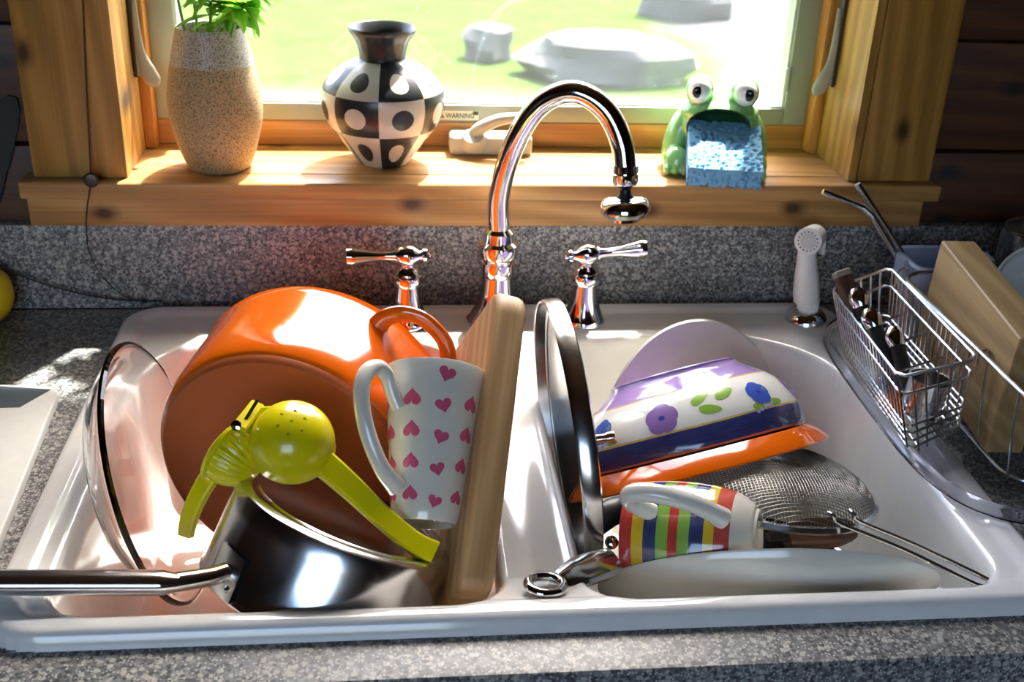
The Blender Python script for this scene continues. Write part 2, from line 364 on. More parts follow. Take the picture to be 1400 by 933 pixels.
def rock(c, r, seed, label):
    rnd = random.Random(seed); b = ellipsoid((0, 0, 0), r, seg=22, rings=12); vs = []
    ph = [rnd.uniform(0, 6) for _ in range(6)]
    for x, y, z in b.v:
        k = 1+.16*math.sin(5*x/r[0]+ph[0])*math.cos(4*y/r[1]+ph[1])+.1*math.sin(7*z/r[2]+ph[2]+3*x/r[0])
        vs.append((x*k, y*k, max(min(z*k, r[2]*.62), -r[2]*.5)))
    b.v = vs; tag(put('garden_rock', b, M['rock'], None, T(Vector(c))), label, 'rock')
p = px(838, 118, 2, GZ); rock((p.x, p.y+.3, GZ+.12), (.62, .38, .30), 1, 'broad flat-topped pale rock on the gravel edge outside the window')
p = px(950, 30, 2, GZ); rock((p.x, p.y+.35, GZ+.16), (.42, .35, .5), 2, 'tall grey rock on the gravel beyond the flat-topped rock')
p = px(735, 100, 2, GZ); rock((p.x-.35, p.y+.5, GZ+.1), (.2, .2, .24), 3, 'small grey rock on the lawn beside the flat-topped rock')
# ================================================================== COUNTER + SINK
SX0, SX1, SY0, SY1 = -.297, .533, -.589, -.022
tag(put('countertop', merge(box(-2.0, SX0+.02, -.632, -.0005, -.038, 0, .004, 3), box(SX1-.02, 2.0, -.632, -.0005, -.038, 0, .004, 3),
    box(SX0+.02, SX1-.02, -.632, SY0+.0135, -.038, 0, .004, 3), box(SX0+.02, SX1-.02, SY1-.013, -.0005, -.038, 0)), M['granite']), 'grey speckled laminate countertop around the white sink', 'countertop')
tag(put('backsplash', box(-2.0, 2.0, 0, .0155, .0, .102, .0015), M['granite']), 'low grey speckled backsplash strip behind the faucet', 'backsplash')
def sink_mesh():
    h = .0025; xs = np.arange(SX0, SX1+h/2, h); ys = np.arange(SY0, SY1+h/2, h); X, Y = np.meshgrid(xs, ys, indexing='ij')
    def sd(cx, cy, hx, hy, r):
        rr = r(X, Y) if callable(r) else r
        qx = np.abs(X-cx)-(hx-rr); qy = np.abs(Y-cy)-(hy-rr)
        return np.hypot(np.maximum(qx, 0), np.maximum(qy, 0))+np.minimum(np.maximum(qx, qy), 0)-rr
    do = -sd((SX0+SX1)/2, (SY0+SY1)/2, (SX1-SX0)/2, (SY1-SY0)/2, .045)
    t = np.clip(do/.009, 0, 1); Z = .015*np.sqrt(np.clip(1-(1-t)**2, 0, 1))
    Z = Z-.003*np.clip((do-.018)/.012, 0, 1)**2*(3-2*np.clip((do-.018)/.012, 0, 1))
    DEP = .178
    pr = [(0, 0)]; r1 = .008; A = math.radians(84)
    for k in range(1, 9): a = A*k/8; pr.append((r1*math.sin(a), -r1*(1-math.cos(a))))
    x, z = pr[-1]; r2 = .04; drop = r2*(1-math.cos(A)); L = (DEP+z-drop)/math.sin(A)
    x += L*math.cos(A); z -= L*math.sin(A); pr.append((x, z))
    for k in range(1, 11): a = A*(1-k/10); pr.append((x+r2*(math.sin(A)-math.sin(a)), z-r2*(math.cos(a)-math.cos(A))))
    pr.append((.5, pr[-1][1]-.004)); pr = np.array(pr)
    bowls = [(-.262, .094, -.574, -.105, lambda X, Y: np.where(Y > -.3, .10, .05)), (.146, .492, -.574, -.105, lambda X, Y: np.where(Y > -.3, np.where(X > .3, .13, .09), .045))]
    div = np.exp(-((X-.12)/.045)**4)*np.clip((Y-SY0-.022)/.05, 0, 1)*np.clip((-.10-Y)/.05, 0, 1)
    Z = Z-.016*div
    for x0, x1, y0, y1, r in bowls:
        d = -sd((x0+x1)/2, (y0+y1)/2, (x1-x0)/2, (y1-y0)/2, r)
        Z = np.where(d > 0, Z+np.interp(d, pr[:, 0], pr[:, 1]), Z)
    Z = np.maximum(Z, -DEP)
    # outside of the rounded outer corners sits below the counter surface
    Z = np.where(do < 0, -.006, Z)
    nx, ny = X.shape; vs = np.stack([X, Y, Z], 2).reshape(-1, 3)
    I = np.arange(nx*ny).reshape(nx, ny); q = np.stack([I[:-1, :-1], I[1:, :-1], I[1:, 1:], I[:-1, 1:]], 2).reshape(-1, 4)
    keep = (do.reshape(-1)[q] > -.004).all(1); q = q[keep]
    me = bpy.data.meshes.new('double_bowl_sink'); me.from_pydata(vs.tolist(), [], q.tolist()); me.shade_smooth(); return me
SINK = put('double_bowl_sink', sink_mesh(), M['enamel_white'])
bm = bmesh.new(); bm.from_mesh(SINK.data); bmesh.ops.delete(bm, geom=[v for v in bm.verts if not v.link_faces], context='VERTS'); bm.to_mesh(SINK.data); bm.free()
tag(SINK, 'white enamel double-bowl sink set into the countertop', 'sink')
# ================================================================== FAUCET
fx, fy = .122, -.067; ZD = .0125
fau = thing('faucet', 'chrome gooseneck faucet with swivel spray head between the two taps', 'faucet', T(Vector((fx, fy, ZD))))
put('base', lathe([(0, 0), (.034, 0), (.034, .003), (.030, .007), (.022, .022), (.0185, .042), (.0175, .056)]), M['chrome'], fau)
put('collar', lathe([(.0175, .056), (.0185, .058), (.0195, .066), (.0185, .072), (.0165, .073), (.0165, .076), (.0215, .080), (.0228, .087), (.0215, .094), (.0175, .097), (.017, .1), (.0165, .108), (.0125, .112), (.0, .112)]), M['chrome'], fau)
cl = [(680.5, 331), (682, 273.5), (692, 227), (713, 177), (740, 142), (775, 126), (806, 133), (833, 158), (850, 196), (855, 231)]
ysp = np.interp(np.arange(10), [0, 1, 9], [fy, fy-.004, -.135])
sp = [px(a, b, 1, y)-Vector((fx, fy, ZD)) for (a, b), y in zip(cl, ysp)]; sp[0] = Vector((0, 0, .105))
bb = MB(); tube(bb, spline(sp, 8), .0118, 20); put('spout', bb, M['chrome'], fau)
tip = sp[-1]; dn = (sp[-1]-sp[-2]).normalized(); dn = (dn+Vector((0, 0, -2))).normalized()
fr_ = frame(tip, dn)
put('aerator_collar', lathe([(0, -.004), (.0135, -.004), (.0135, .003), (.0125, .004), (.0135, .005), (.0135, .013), (.012, .016), (0, .016)], 28), M['chrome'], fau, fr_)
put('swivel_neck', lathe([(0, .016), (.009, .016), (.006, .021), (.0065, .026), (.010, .031), (0, .031)], 20), M['black'], fau, fr_)
put('spray_head', lathe([(0, .030), (.017, .030), (.023, .033), (.0265, .039), (.0265, .044), (.022, .049), (.016, .050), (.016, .054), (0, .054)], 32), M['chrome'], fau, fr_)
def tap(name, loc, sgn, lift, label):
    t = thing(name, label, 'tap', T(Vector(loc)), 'lever taps on the sink deck')
    put('base', lathe([(0, 0), (.0255, 0), (.0255, .003), (.0235, .0065), (.018, .018), (.0148, .032), (.0132, .046)]), M['chrome'], t)
    put('collar', lathe([(.0132, .046), (.0160, .048), (.0175, .053), (.0160, .058), (.0140, .059), (.0148, .061), (.0135, .065), (.0085, .069), (.008, .074), (0, .074)]), M['chrome'], t)
    d = Vector((sgn, -.05, lift)).normalized(); f = frame((0, 0, .081), d)
    put('knuckle', lathe([(0, -.026), (.0035, -.0255), (.0055, -.023), (.008, -.021), (.0085, -.0175), (.006, -.016), (.0065, -.013), (.0112, -.008), (.0130, 0), (.0112, .008), (.0085, .011), (.0085, .013), (0, .013)], 28), M['chrome'], t, f)
    put('lever', lathe([(0, .012), (.0068, .012), (.0054, .022), (.0060, .036), (.0100, .056), (.0112, .061), (.0100, .0665), (.0065, .068), (0, .069)], 28), M['chrome'], t, f)
tap('lever_tap', (.021, -.071, ZD), -1, .0, 'chrome lever tap left of the gooseneck, lever pointing away from the sprayer')
tap('lever_tap', (.2225, -.069, ZD), 1, .13, 'chrome lever tap beside the steel lid, lever pointing at the sprayer')
# side sprayer
s0 = Vector((.4874, -.0716, ZD)); spr = thing('side_sprayer', 'white pull-out side sprayer in a chrome holder on the sink deck', 'sprayer', T(s0))
put('holder', lathe([(0, 0), (.0245, 0), (.0245, .003), (.021, .008), (.016, .0125), (.0125, .014), (0, .014)]), M['chrome'], spr)
put('slotted_collar', lathe([(0, .012), (.0125, .012), (.0125, .027), (.0, .027)], 48, rib=lambda a, z: 1-.06*(math.sin(12*a) > .3)), M['white_plastic'], spr, ang=25)
ax = Vector((-.02, -.01, .12)).normalized()
put('grip', lathe([(0, .026), (.0148, .026), (.0155, .032), (.0148, .05), (.0115, .08), (.0105, .092), (0, .094)], 12), M['white_plastic'], spr, frame((0, 0, 0), ax), ang=50)
hp = Vector((-.012, -.006, .103)); hd = Vector((-.52, -.80, .12)).normalized()
hf = frame(hp, hd)
put('spray_head', lathe([(0, -.026), (.011, -.026), (.0135, -.02), (.0145, -.005), (.0155, .012), (.0155, .0145), (.014, .0155), (0, .0155)], 32), M['white_plastic'], spr, hf)
nz = MB()
for k in range(16): a = 2*math.pi*k/16; nz = merge(nz, lathe([(0, .0160), (.0009, .0160), (.0009, .0154)], 8).xf(T(Vector((.0108*math.cos(a), .0108*math.sin(a), 0)))))
put('nozzle_ring', nz, M['black'], spr, hf); put('centre_button', lathe([(.0085, .0154), (.008, .0166), (0, .0168)], 24), plain('pale_grey_plastic', lin(206, 202, 192), .4), spr, hf)
bb = MB(); tube(bb, spline([hp+Vector((.012, .010, .006)), hp+Vector((.019, .012, -.004)), hp+Vector((.019, .008, -.022))], 6), .005, 8, flat=.5); put('trigger', bb, M['white_plastic'], spr)
# ================================================================== ON THE SILL
class Surf:                                   # lathe surface addressed by angle and distance along the profile
    def __init__(s, prof):
        s.p = np.array(prof); d = np.hypot(*np.diff(s.p, axis=0).T); s.s = np.concatenate([[0], np.cumsum(d)])
    def pt(s, th, q, off=.0003):
        r = np.interp(q, s.s, s.p[:, 0]); z = np.interp(q, s.s, s.p[:, 1])
        e = .002; dr = np.interp(q+e, s.s, s.p[:, 0])-np.interp(q-e, s.s, s.p[:, 0]); dz = np.interp(q+e, s.s, s.p[:, 1])-np.interp(q-e, s.s, s.p[:, 1])
        l = math.hypot(dr, dz) or 1; nr, nzz = dz/l, -dr/l
        return ((r+nr*off)*math.cos(th), (r+nr*off)*math.sin(th), z+nzz*off)
    def q_of_z(s, z): return float(np.interp(z, s.p[:, 1], s.s))
    def decal(s, outline, th0, q0, rot=0, scale=1, off=.0003, rings=4):
        r0 = float(np.interp(q0, s.s, s.p[:, 0])); vs = []; fs = []; n = len(outline); c, sn = math.cos(rot), math.sin(rot)
        def P(x, y):
            x, y = x*scale, y*scale; x, y = x*c-y*sn, x*sn+y*c
            return s.pt(th0+x/r0, q0+y, off)
        vs.append(P(0, 0))
        for k in range(1, rings+1):
            for x, y in outline: vs.append(P(x*k/rings, y*k/rings))
        for i in range(n): fs.append((0, 1+i, 1+(i+1) % n))
        for k in range(rings-1):
            for i in range(n): a = 1+k*n; b = a+n; j = (i+1) % n; fs.append((a+i, b+i, b+j, a+j))
        return MB().add(vs, fs)
def smooth_prof(pts, n=5): return [(max(p.x, 0), p.y) for p in spline([(r, z, 0) for r, z in pts], n)]
# --- stoneware vase with herb sprigs
def stone_mat():
    m = NT('speckled_stoneware'); v = m.coord(); s = m.n('SeparateXYZ', i0=v)
    z = m.math('ADD', s.outputs[2], m.math('MULTIPLY', m.noise(v, 22, 2), .006))
    top = m.math('GREATER_THAN', z, .1215)
    base = m.mix(top, lin(190, 164, 118), lin(196, 188, 168))
    sp = m.noise(v, 760, 2, .5); base = m.mix(m.ramp(sp, [(.51, (0, 0, 0)), (.60, (.85, .85, .85))]), base, lin(70, 58, 42))
    m.P(Base__Color=base, Roughness=m.mix(top, (.75, .75, .75), (.45, .45, .45))); m.bump(sp, .25, .0004); return m.m
vpos = Vector((-.190, .040, ZS+.0005))
va = thing('stoneware_vase', 'tall speckled tan stoneware vase holding green sprigs', 'vase', T(vpos))
vp = smooth_prof([(.031, 0), (.0355, .003), (.0440, .026), (.0502, .052), (.0518, .073), (.0490, .100), (.0425, .130), (.0365, .155)], 5)
put('body', lathe([(0, 0)]+vp+[(.0355, .1575), (.0335, .1565), (.036, .14), (.044, .11), (.046, .08), (.038, .03), (0, .012)], 64), stone_mat(), va)
def leaf_mat(name, c1, c2):
    m = NT(name); n1 = m.noise(m.coord(), 120, 3); m.P(Base__Color=m.mix(n1, c1, c2), Roughness=.45, Transmission__Weight=0.0)
    t = m.n('BsdfTranslucent'); t.inputs[0].default_value = (*[min(1, c*1.5) for c in c2], 1); mx = m.n('MixShader', i0=.42, i1=m.b, i2=t); m.t.links.new(mx.outputs[0], m.out.inputs[0]); return m.m
M['leaf'] = leaf_mat('fresh_green_leaf', lin(74, 140, 40), lin(126, 182, 56)); M['stem'] = plain('green_stem', lin(110, 140, 62), .5)
def leaf_mesh(L, W, droop):
    b = MB(); vs = []; fs = []; n = 9
    for i in range(n+1):
        t = i/n; wd = W*math.sin(math.pi*min(1, t*.97+.03))**.8*(1-.35*t); z = -droop*t*t
        for k, sgn in enumerate((-1, -.5, 0, .5, 1)): vs.append((L*t, sgn*wd, z+abs(sgn)*wd*.35))
    for i in range(n):
        for k in range(4): a = i*5+k; fs.append((a, a+5, a+6, a+1))
    return b.add(vs, fs).mesh('leaf', True, 0)
LEAVES = [leaf_mesh(.034, .0075, .010), leaf_mesh(.040, .0085, .006), leaf_mesh(.028, .0066, .014)]
for me in LEAVES: me.materials.append(M['leaf'])
rnd = random.Random(5); SPRIGN = 0
def sprig(base, tipp, bend, label, n_leaf=14, start=.35):
    t = thing('herb_sprig', label, 'plant', T(Vector(base)), 'sprigs in the stoneware vase')
    mid = (Vector(tipp)-Vector(base))*.55+Vector(bend); pts = spline([(0, 0, 0), mid, Vector(tipp)-Vector(base)], 10)
    b = MB(); tube(b, pts, [.0019, .0011], 6); put('stem', b, M['stem'], t)
    for i in range(n_leaf):
        u = start+(1-start)*i/(n_leaf-1); p = pts[min(int(u*(len(pts)-1)), len(pts)-1)]
        a = i*2.4+rnd.uniform(-.3, .3); el = rnd.uniform(-.5, .55)
        d = Vector((math.cos(a)*math.cos(el), math.sin(a)*math.cos(el), math.sin(el)))
        f = frame(p, Vector((0, 0, 1)) if abs(d.z) < .9 else Vector((1, 0, 0)), d)
        xax = d.normalized(); zax = (Vector((0, 0, 1))-xax*xax.z).normalized(); yax = zax.cross(xax)
        mm = Matrix(((xax.x, yax.x, zax.x, p.x), (xax.y, yax.y, zax.y, p.y), (xax.z, yax.z, zax.z, p.z), (0, 0, 0, 1)))
        put('leaf', rnd.choice(LEAVES), None, t, mm @ Matrix.Scale(rnd.uniform(.8, 1.15), 4))
rim = vpos+Vector((0, 0, .15))
def rp(x, y, yy): return px(x, y, 1, yy)
sprig(rim+Vector((.010, -.018, -.05)), rp(330, 20, .010), (.010, -.006, .040), 'leafy green sprig drooping over the front of the stoneware vase rim', 26, .50)
sprig(rim+Vector((.018, .000, -.05)), rp(345, -8, .035), (.004, .0, .034), 'leafy green sprig leaning out towards the checkered vase', 30, .46)
sprig(rim+Vector((-.002, -.010, -.05)), rp(292, -40, .025), (.0, .0, .02), 'upright leafy green sprig in the middle of the stoneware vase', 40, .36)
sprig(rim+Vector((-.020, .002, -.05)), rp(236, -60, .05), (-.006, .0, .03), 'bare-stemmed green sprig leaning towards the window latch', 12, .80)
sprig(rim+Vector((-.012, .010, -.05)), rp(258, -70, .06), (-.002, .0, .03), 'tall green sprig at the back of the stoneware vase', 24, .45)
sprig(rim+Vector((.006, .012, -.05)), rp(312, -70, .050), (.0, .0, .02), 'tall green sprig behind the drooping sprig', 40, .40)
sprig(rim+Vector((.012, .006, -.05)), rp(322, -24, .030), (.002, .0, .02), 'bushy green sprig between the drooping sprig and the leaning sprig', 34, .42)
# --- checkered vase
def checker_mat():
    m = NT('checkered_glaze'); tc = m.n('TexCoord'); s = m.n('SeparateXYZ', i0=tc.outputs['UV'])
    u = m.math('MULTIPLY', s.outputs[0], 8); v = s.outputs[1]
    ck = m.math('MODULO', m.math('ADD', m.math('FLOOR', u), m.math('FLOOR', v)), 2)
    du = m.math('SUBTRACT', m.math('FRACT', u), .5); dv = m.math('MULTIPLY', m.math('SUBTRACT', m.math('FRACT', v), .5), .85)
    d = m.math('SQRT', m.math('ADD', m.math('MULTIPLY', du, du), m.math('MULTIPLY', dv, dv)))
    dot = m.math('LESS_THAN', d, .235); val = m.math('ABSOLUTE', m.math('SUBTRACT', ck, dot))
    val = m.math('MULTIPLY', val, m.math('LESS_THAN', v, 3)); val = m.math('MULTIPLY', val, m.math('GREATER_THAN', v, .0))
    nz_ = m.noise(m.coord(), 60, 4)
    bl = m.mix(nz_, lin(26, 28, 30), lin(52, 54, 54)); wh = m.mix(nz_, lin(196, 186, 164), lin(222, 214, 194))
    m.P(Base__Color=m.mix(val, bl, wh), Roughness=.28); return m.m
cv = smooth_prof([(.026, 0), (.030, .003), (.046, .025), (.064, .05), (.0705, .072), (.066, .094), (.045, .113), (.0285, .120), (.0262, .126), (.030, .140), (.0375, .152)], 6)
cvv = lambda z: float(np.interp(z, [-.01, 0, .0455, .0885, .1205, .16], [-.1, .001, 1, 2, 3, 4]))
cvo = put('checkered_vase', lathe([(0, 0)]+cv+[(.0382, .1545), (.037, .1565), (.0345, .155), (.028, .141), (.024, .128), (.028, .116), (.06, .09), (.06, .06), (.03, .012), (0, .01)], 80, vmap=cvv), checker_mat())
cvo.matrix_world = T(Vector((-.004, .060, ZS+.0005))) @ Matrix.Rotation(math.radians(-90-4), 4, 'Z')
tag(cvo, 'round black and cream checkered vase with dots on the sill', 'vase')
# --- window crank
cr = thing('window_crank', 'grey folding window crank on the sill behind the faucet', 'crank', T(Vector((.125, .108, ZS+.0005))))
put('housing', box(-.050, .050, -.022, .0165, 0, .0235, .006, 3), M['greyplastic'], cr)
put('hub', lathe([(0, .012), (.0155, .012), (.0145, .02), (.0125, .026), (0, .027)], 28), M['greyplastic'], cr, frame((-.022, -.012, .002), (0, -.45, .9)))
b = MB(); tube(b, spline([(-.022, -.016, .023), (-.013, -.020, .034), (.008, -.022, .0445), (.030, -.022, .0475), (.050, -.022, .0480)], 8), [.0085, .0095, .0085, .007], 14, flat=[1, .8, .75, .8]); put('arm', b, M['greyplastic'], cr)
put('knob', lathe([(0, -.004), (.006, -.004), (.0065, .008), (.005, .012), (0, .013)], 18), plain('dark_grey_knob', lin(96, 100, 92), .4), cr, T(Vector((.046, -.022, .05))))
# --- sash locks
def lock(sx_, x, y, z, label):
    t = thing('sash_lock', label, 'latch', T(Vector((x, y, z))), 'lever locks on the window jambs')
    put('plate', box(-.002, .002, -.008, .008, -.012, .15, .001), plain('dark_bronze_plate', lin(60, 50, 34), .5), t)
    b = MB(); tube(b, spline([(sx_*.004, -.002, .08), (sx_*.005, -.006, .05), (sx_*.0075, -.009, .018), (sx_*.014, -.012, -.002), (sx_*.019, -.0125, -.014), (sx_*.021, -.0125, -.021)], 8), [.0030, .0038, .0050, .0085, .0090, .004], 12, flat=.4, up=(0, 1, 0)); put('lever', b, M['greyplastic'], t)
p = px(190, 68, 0, XL+.003); lock(1, XL+.003, .088, .262, 'grey sash lock lever on the sunlit jamb beside the stoneware vase')
lock(-1, XR-.003, .088, .262, 'grey sash lock lever on the shaded jamb beside the frog')
# --- frog sponge holder
FZ = ZS+.0005; fc = Vector((.386, .036, FZ)); Rz = Matrix.Rotation(math.radians(-12), 4, 'Z')
def frog():
    R = Matrix.Rotation
    root = thing('frog_sponge_holder', 'green ceramic frog with wide open mouth holding a sponge', 'sponge holder', T(fc) @ Rz @ Matrix.Diagonal((1, 1, 1.14, 1)))
    body = merge(ellipsoid((0, .012, .030), (.040, .034, .030)), ellipsoid((0, .004, .048), (.045, .030, .022)), ellipsoid((0, .0, .062), (.046, .030, .0135)), ellipsoid((0, .006, .066), (.03, .024, .014)),
        ellipsoid((-.047, .010, .030), (.014, .022, .032), R(.25, 3, 'Y')), ellipsoid((.047, .010, .030), (.014, .022, .032), R(-.25, 3, 'Y')),
        ellipsoid((-.045, -.018, .012), (.016, .018, .016)), ellipsoid((.045, -.018, .012), (.016, .018, .016)),
        *[ellipsoid((s*(.036+.0095*k), -.030, .0062), (.0052, .010, .0062)) for s in (-1, 1) for k in range(3)],
        ellipsoid((-.026, -.004, .084), (.0165, .014, .0165)), ellipsoid((.026, -.004, .084), (.0165, .014, .0165)), ellipsoid((0, .012, .006), (.046, .034, .008)))
    me = remesh(body.mesh('frog_body', False), .0017, 9)
    cav = merge(ellipsoid((0, -.030, .0470), (.0395, .050, .0235)))
    me = boolean(me, cav.mesh('c', False))
    mg = NT('frog_green_glaze'); v = mg.coord(); s_ = mg.n('SeparateXYZ', i0=v)
    k = mg.n('MapRange', i0=mg.math('ADD', mg.math('MULTIPLY', s_.outputs[1], -1), mg.math('MULTIPLY', mg.noise(v, 40, 2), .008))); k.inputs[1].default_value = .006; k.inputs[2].default_value = .022
    k2 = mg.math('MULTIPLY', k.outputs[0], mg.math('LESS_THAN', mg.math('ABSOLUTE', s_.outputs[0]), .037)); k2 = mg.math('MULTIPLY', k2, mg.math('LESS_THAN', s_.outputs[2], .058))
    warts = mg.ramp(mg.n('TexVoronoi', Vector=v, Scale=90.0).outputs[0], [(.12, (.5, .5, .5)), (.2, (0, 0, 0))])
    gcol = mg.mix(mg.noise(v, 50, 3), lin(104, 176, 96), lin(156, 210, 128)); gcol = mg.mix(warts, gcol, lin(196, 222, 158))
    mg.P(Base__Color=mg.mix(k2, gcol, lin(214, 222, 168)), Roughness=.18, Coat__Weight=.5)
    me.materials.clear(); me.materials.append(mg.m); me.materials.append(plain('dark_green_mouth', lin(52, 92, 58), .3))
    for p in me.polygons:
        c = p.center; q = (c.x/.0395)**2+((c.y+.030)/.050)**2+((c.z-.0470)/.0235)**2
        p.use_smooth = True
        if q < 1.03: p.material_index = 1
    me.set_sharp_from_angle(angle=math.radians(50))
    put('body', me, None, root)
    for s in (-1, 1):
        e = put('eye', ellipsoid((0, 0, 0), (.0138, .0130, .0138)), plain('white_glaze_eye', lin(236, 234, 222), .12, coat=.6), root, T(Vector((s*.026, -.0088, .0845))))
        put('pupil', ellipsoid((0, 0, 0), (.0062, .003, .0062)), plain('black_pupil', (.008, .008, .01), .1), e, T(Vector((s*.003, -.0112, .0005))) @ Matrix.Rotation(-s*.2, 4, 'Z'))
frog()
def sponge():
    W, D, H = .083, .100, .024; h = .0014; rnd = random.Random(3); pores = [(rnd.uniform(-W/2, W/2), rnd.uniform(-D/2, D/2), rnd.uniform(-H/2, H/2), rnd.uniform(.0011, .0030)) for _ in range(4200)]
    P = np.array(pores); vs = []; fs = []
    def face(o, a, b_, n, na, nb):
        st = len(vs)
        for i in range(na+1):
            for j in range(nb+1): vs.append(o+a*(i/na)+b_*(j/nb))
        for i in range(na):
            for j in range(nb): q = st+i*(nb+1)+j; fs.append((q, q+nb+1, q+nb+2, q+1))
    X = np.array((W, 0, 0)); Y = np.array((0, D, 0)); Z = np.array((0, 0, H)); o = np.array((-W/2, -D/2, -H/2)); nx, ny, nz_ = int(W/h), int(D/h), int(H/h)
    face(o+Z, X, Y, None, nx, ny); face(o, Y, X, None, ny, nx); face(o, X, Z, None, nx, nz_); face(o+Y, Z, X, None, nz_, nx); face(o, Z, Y, None, nz_, ny); face(o+X, Y, Z, None, ny, nz_)
    V = np.array(vs); c = V/np.array([W/2, D/2, H/2]); k = np.sort(np.abs(c), 1); rnd_e = np.clip((k[:, 1]-.93)/.07, 0, 1)
    ins = np.where(np.abs(c) > .999, -np.sign(c), 0.0); l = np.linalg.norm(ins, axis=1, keepdims=True); ins = ins/np.maximum(l, 1e-9)
    dep = np.zeros(len(V))
    for i in range(0, len(V), 2000):
        d = np.linalg.norm(V[i:i+2000, None]-P[None, :, :3], axis=2); dep[i:i+2000] = np.clip((P[None, :, 3]-d)/P[None, :, 3], 0, 1).max(1)**.7*.0042
    V = V+ins*dep[:, None]*1.3
    me = bpy.data.meshes.new('sponge'); me.from_pydata(V.tolist(), [], fs); me.shade_smooth(); bm = bmesh.new(); bm.from_mesh(me); bmesh.ops.remove_doubles(bm, verts=bm.verts, dist=1e-5); bm.to_mesh(me); bm.free()
    o = put('sponge', me, plain('blue_cellulose', lin(116, 172, 204), .85))
    o.matrix_world = T(Vector((.3835, -.0085, FZ+.0335))) @ Rz @ Matrix.Rotation(math.radians(17), 4, 'X')
    tag(o, 'light blue porous sponge sticking out of the frog mouth', 'sponge')
sponge()
# ================================================================== LEFT END OF THE COUNTER
cbz = .0005; cut = thing('plastic_cutting_board', 'white plastic cutting board with a dark grey corner lying on the counter', 'cutting board', T(Vector((-.47, -.36, cbz))))
pw = plain('white_board_plastic', lin(226, 226, 220), .4, 0, .1, 500)
quad = [(.1455, .1455), (-.25, .21), (-.30, -.22), (.166, -.21)]
def rounded(poly, r, n=4):
    out = []
    for i in range(len(poly)):
        a, b_, c = Vector(poly[i-1]), Vector(poly[i]), Vector(poly[(i+1) % len(poly)]); u = (a-b_).normalized(); w_ = (c-b_).normalized()
        for k in range(n+1):
            t = k/n; p = b_+u*r*(1-t)**2+w_*r*t**2; out.append((p.x, p.y))
    return out
put('slab', prism(rounded(quad, .010), 0, .011, .002), pw, cut)
put('corner_grip', prism([(.138, .1415), (-.24, .203), (-.24, .105), (.118, .107)], .0108, .0116, 0), plain('slate_grey_grip', lin(74, 86, 94), .6), cut, smooth=False)
# hanging cord with disc
cordt = thing('hanging_cord', 'thin black cord hanging down the left casing with a small dark disc', 'cord', T(Vector((-.323, -.028, .155))))
p0 = Vector((-.323, -.028, .155)); b = MB()
tube(b, [px(105, -80, 1, -.008)-p0, px(113, 0, 1, -.008)-p0, px(118, 120, 1, -.008)-p0, px(124, 238, 1, -.010)-p0, px(125, 246, 1, -.024)-p0], .0008, 6)
pts = spline([px(124, 250, 1, -.025)-p0, px(119, 285, 1, -.024)-p0, px(118, 312, 1, -.020)-p0, px(122, 345, 1, -.014)-p0, px(140, 378, 1, -.010)-p0, px(170, 405, 1, -.008)-p0, px(200, 414, 1, -.010)-p0], 6); tube(b, pts, .0008, 6)
put('cord', b, M['black_rubber'], cordt)
put('disc', lathe([(0, 0), (.0075, 0), (.0082, .002), (.0065, .0038), (0, .0048)], 24), plain('dark_bronze_disc', lin(70, 58, 46), .35, .4), cordt, frame(px(125, 246, 1, -.0215)-p0, (0, -1, .1)))
b = MB(); pts = spline([px(-30, 366, 1, -.012), px(5, 370, 1, -.012), px(60, 388, 1, -.010), px(120, 404, 1, -.010), px(175, 411, 1, -.006), px(222, 412, 1, -.006)], 6); c0 = pts[0].copy(); tube(b, [p-c0 for p in pts], .0010, 6)
tag(put('cable', b, M['black_rubber'], None, T(c0)), 'thin black cable running along the foot of the backsplash', 'cable')
# saw-toothed tool hanging on the wall
pw_ = [(-.006, 137), (10, 131), (22, 134), (27, 150), (24, 175), (19, 200), (14, 220), (11, 232)]
edge = [px(x, y, 1, .010) for x, y in pw_]
teeth = []
for k in range(10):
    t0 = px(11-1.2*k, 232+5*k, 1, .010); t1 = px(8.6-1.2*k, 235+5*k, 1, .010); teeth += [t0, t1]
out = edge+teeth+[px(-10, 286, 1, .010), px(-40, 230, 1, .010), px(-40, 140, 1, .010)]
o0 = out[0].copy(); pb = prism([(p.x-o0.x, p.z-o0.z) for p in out], 0, .004)
sawo = put('serrated_tool', pb, M['dark_iron'], None, T(Vector((o0.x, .0145, o0.z))) @ Matrix.Rotation(math.pi/2, 4, 'X'), smooth=False)
tag(sawo, 'dark saw-toothed blade hanging on the plank wall beside the left casing', 'blade')
# scrubber and yellow ball at the frame edge
yc = px(-22, 372, 1, -.034); yb = thing('lemon', 'bright yellow lemon standing behind the green scrubber', 'lemon', T(Vector((yc.x, -.034, .0005))))
put('fruit', lathe(smooth_prof([(0, 0), (.012, .003), (.024, .018), (.027, .036), (.022, .054), (.010, .064), (.004, .068), (0, .069)], 4), 28), plain('yellow_peel', lin(222, 196, 20), .4, 0, .3, 900), yb)
g0 = px(-14, 425, 2, .012); sc = thing('scrub_sponge', 'dark green and red scrub sponge by the backsplash', 'sponge', T(Vector((g0.x-.016, -.100, .0005))) @ Matrix.Rotation(math.radians(-40), 4, 'Z'))
put('red_layer', box(-.03, .03, -.02, .02, 0, .016, .003), plain('red_foam', lin(150, 44, 34), .9, 0, .4, 700), sc)
put('green_layer', box(-.03, .03, -.02, .02, .0162, .024, .002), plain('green_scouring_pad', lin(34, 74, 62), .95, 0, .6, 900), sc)
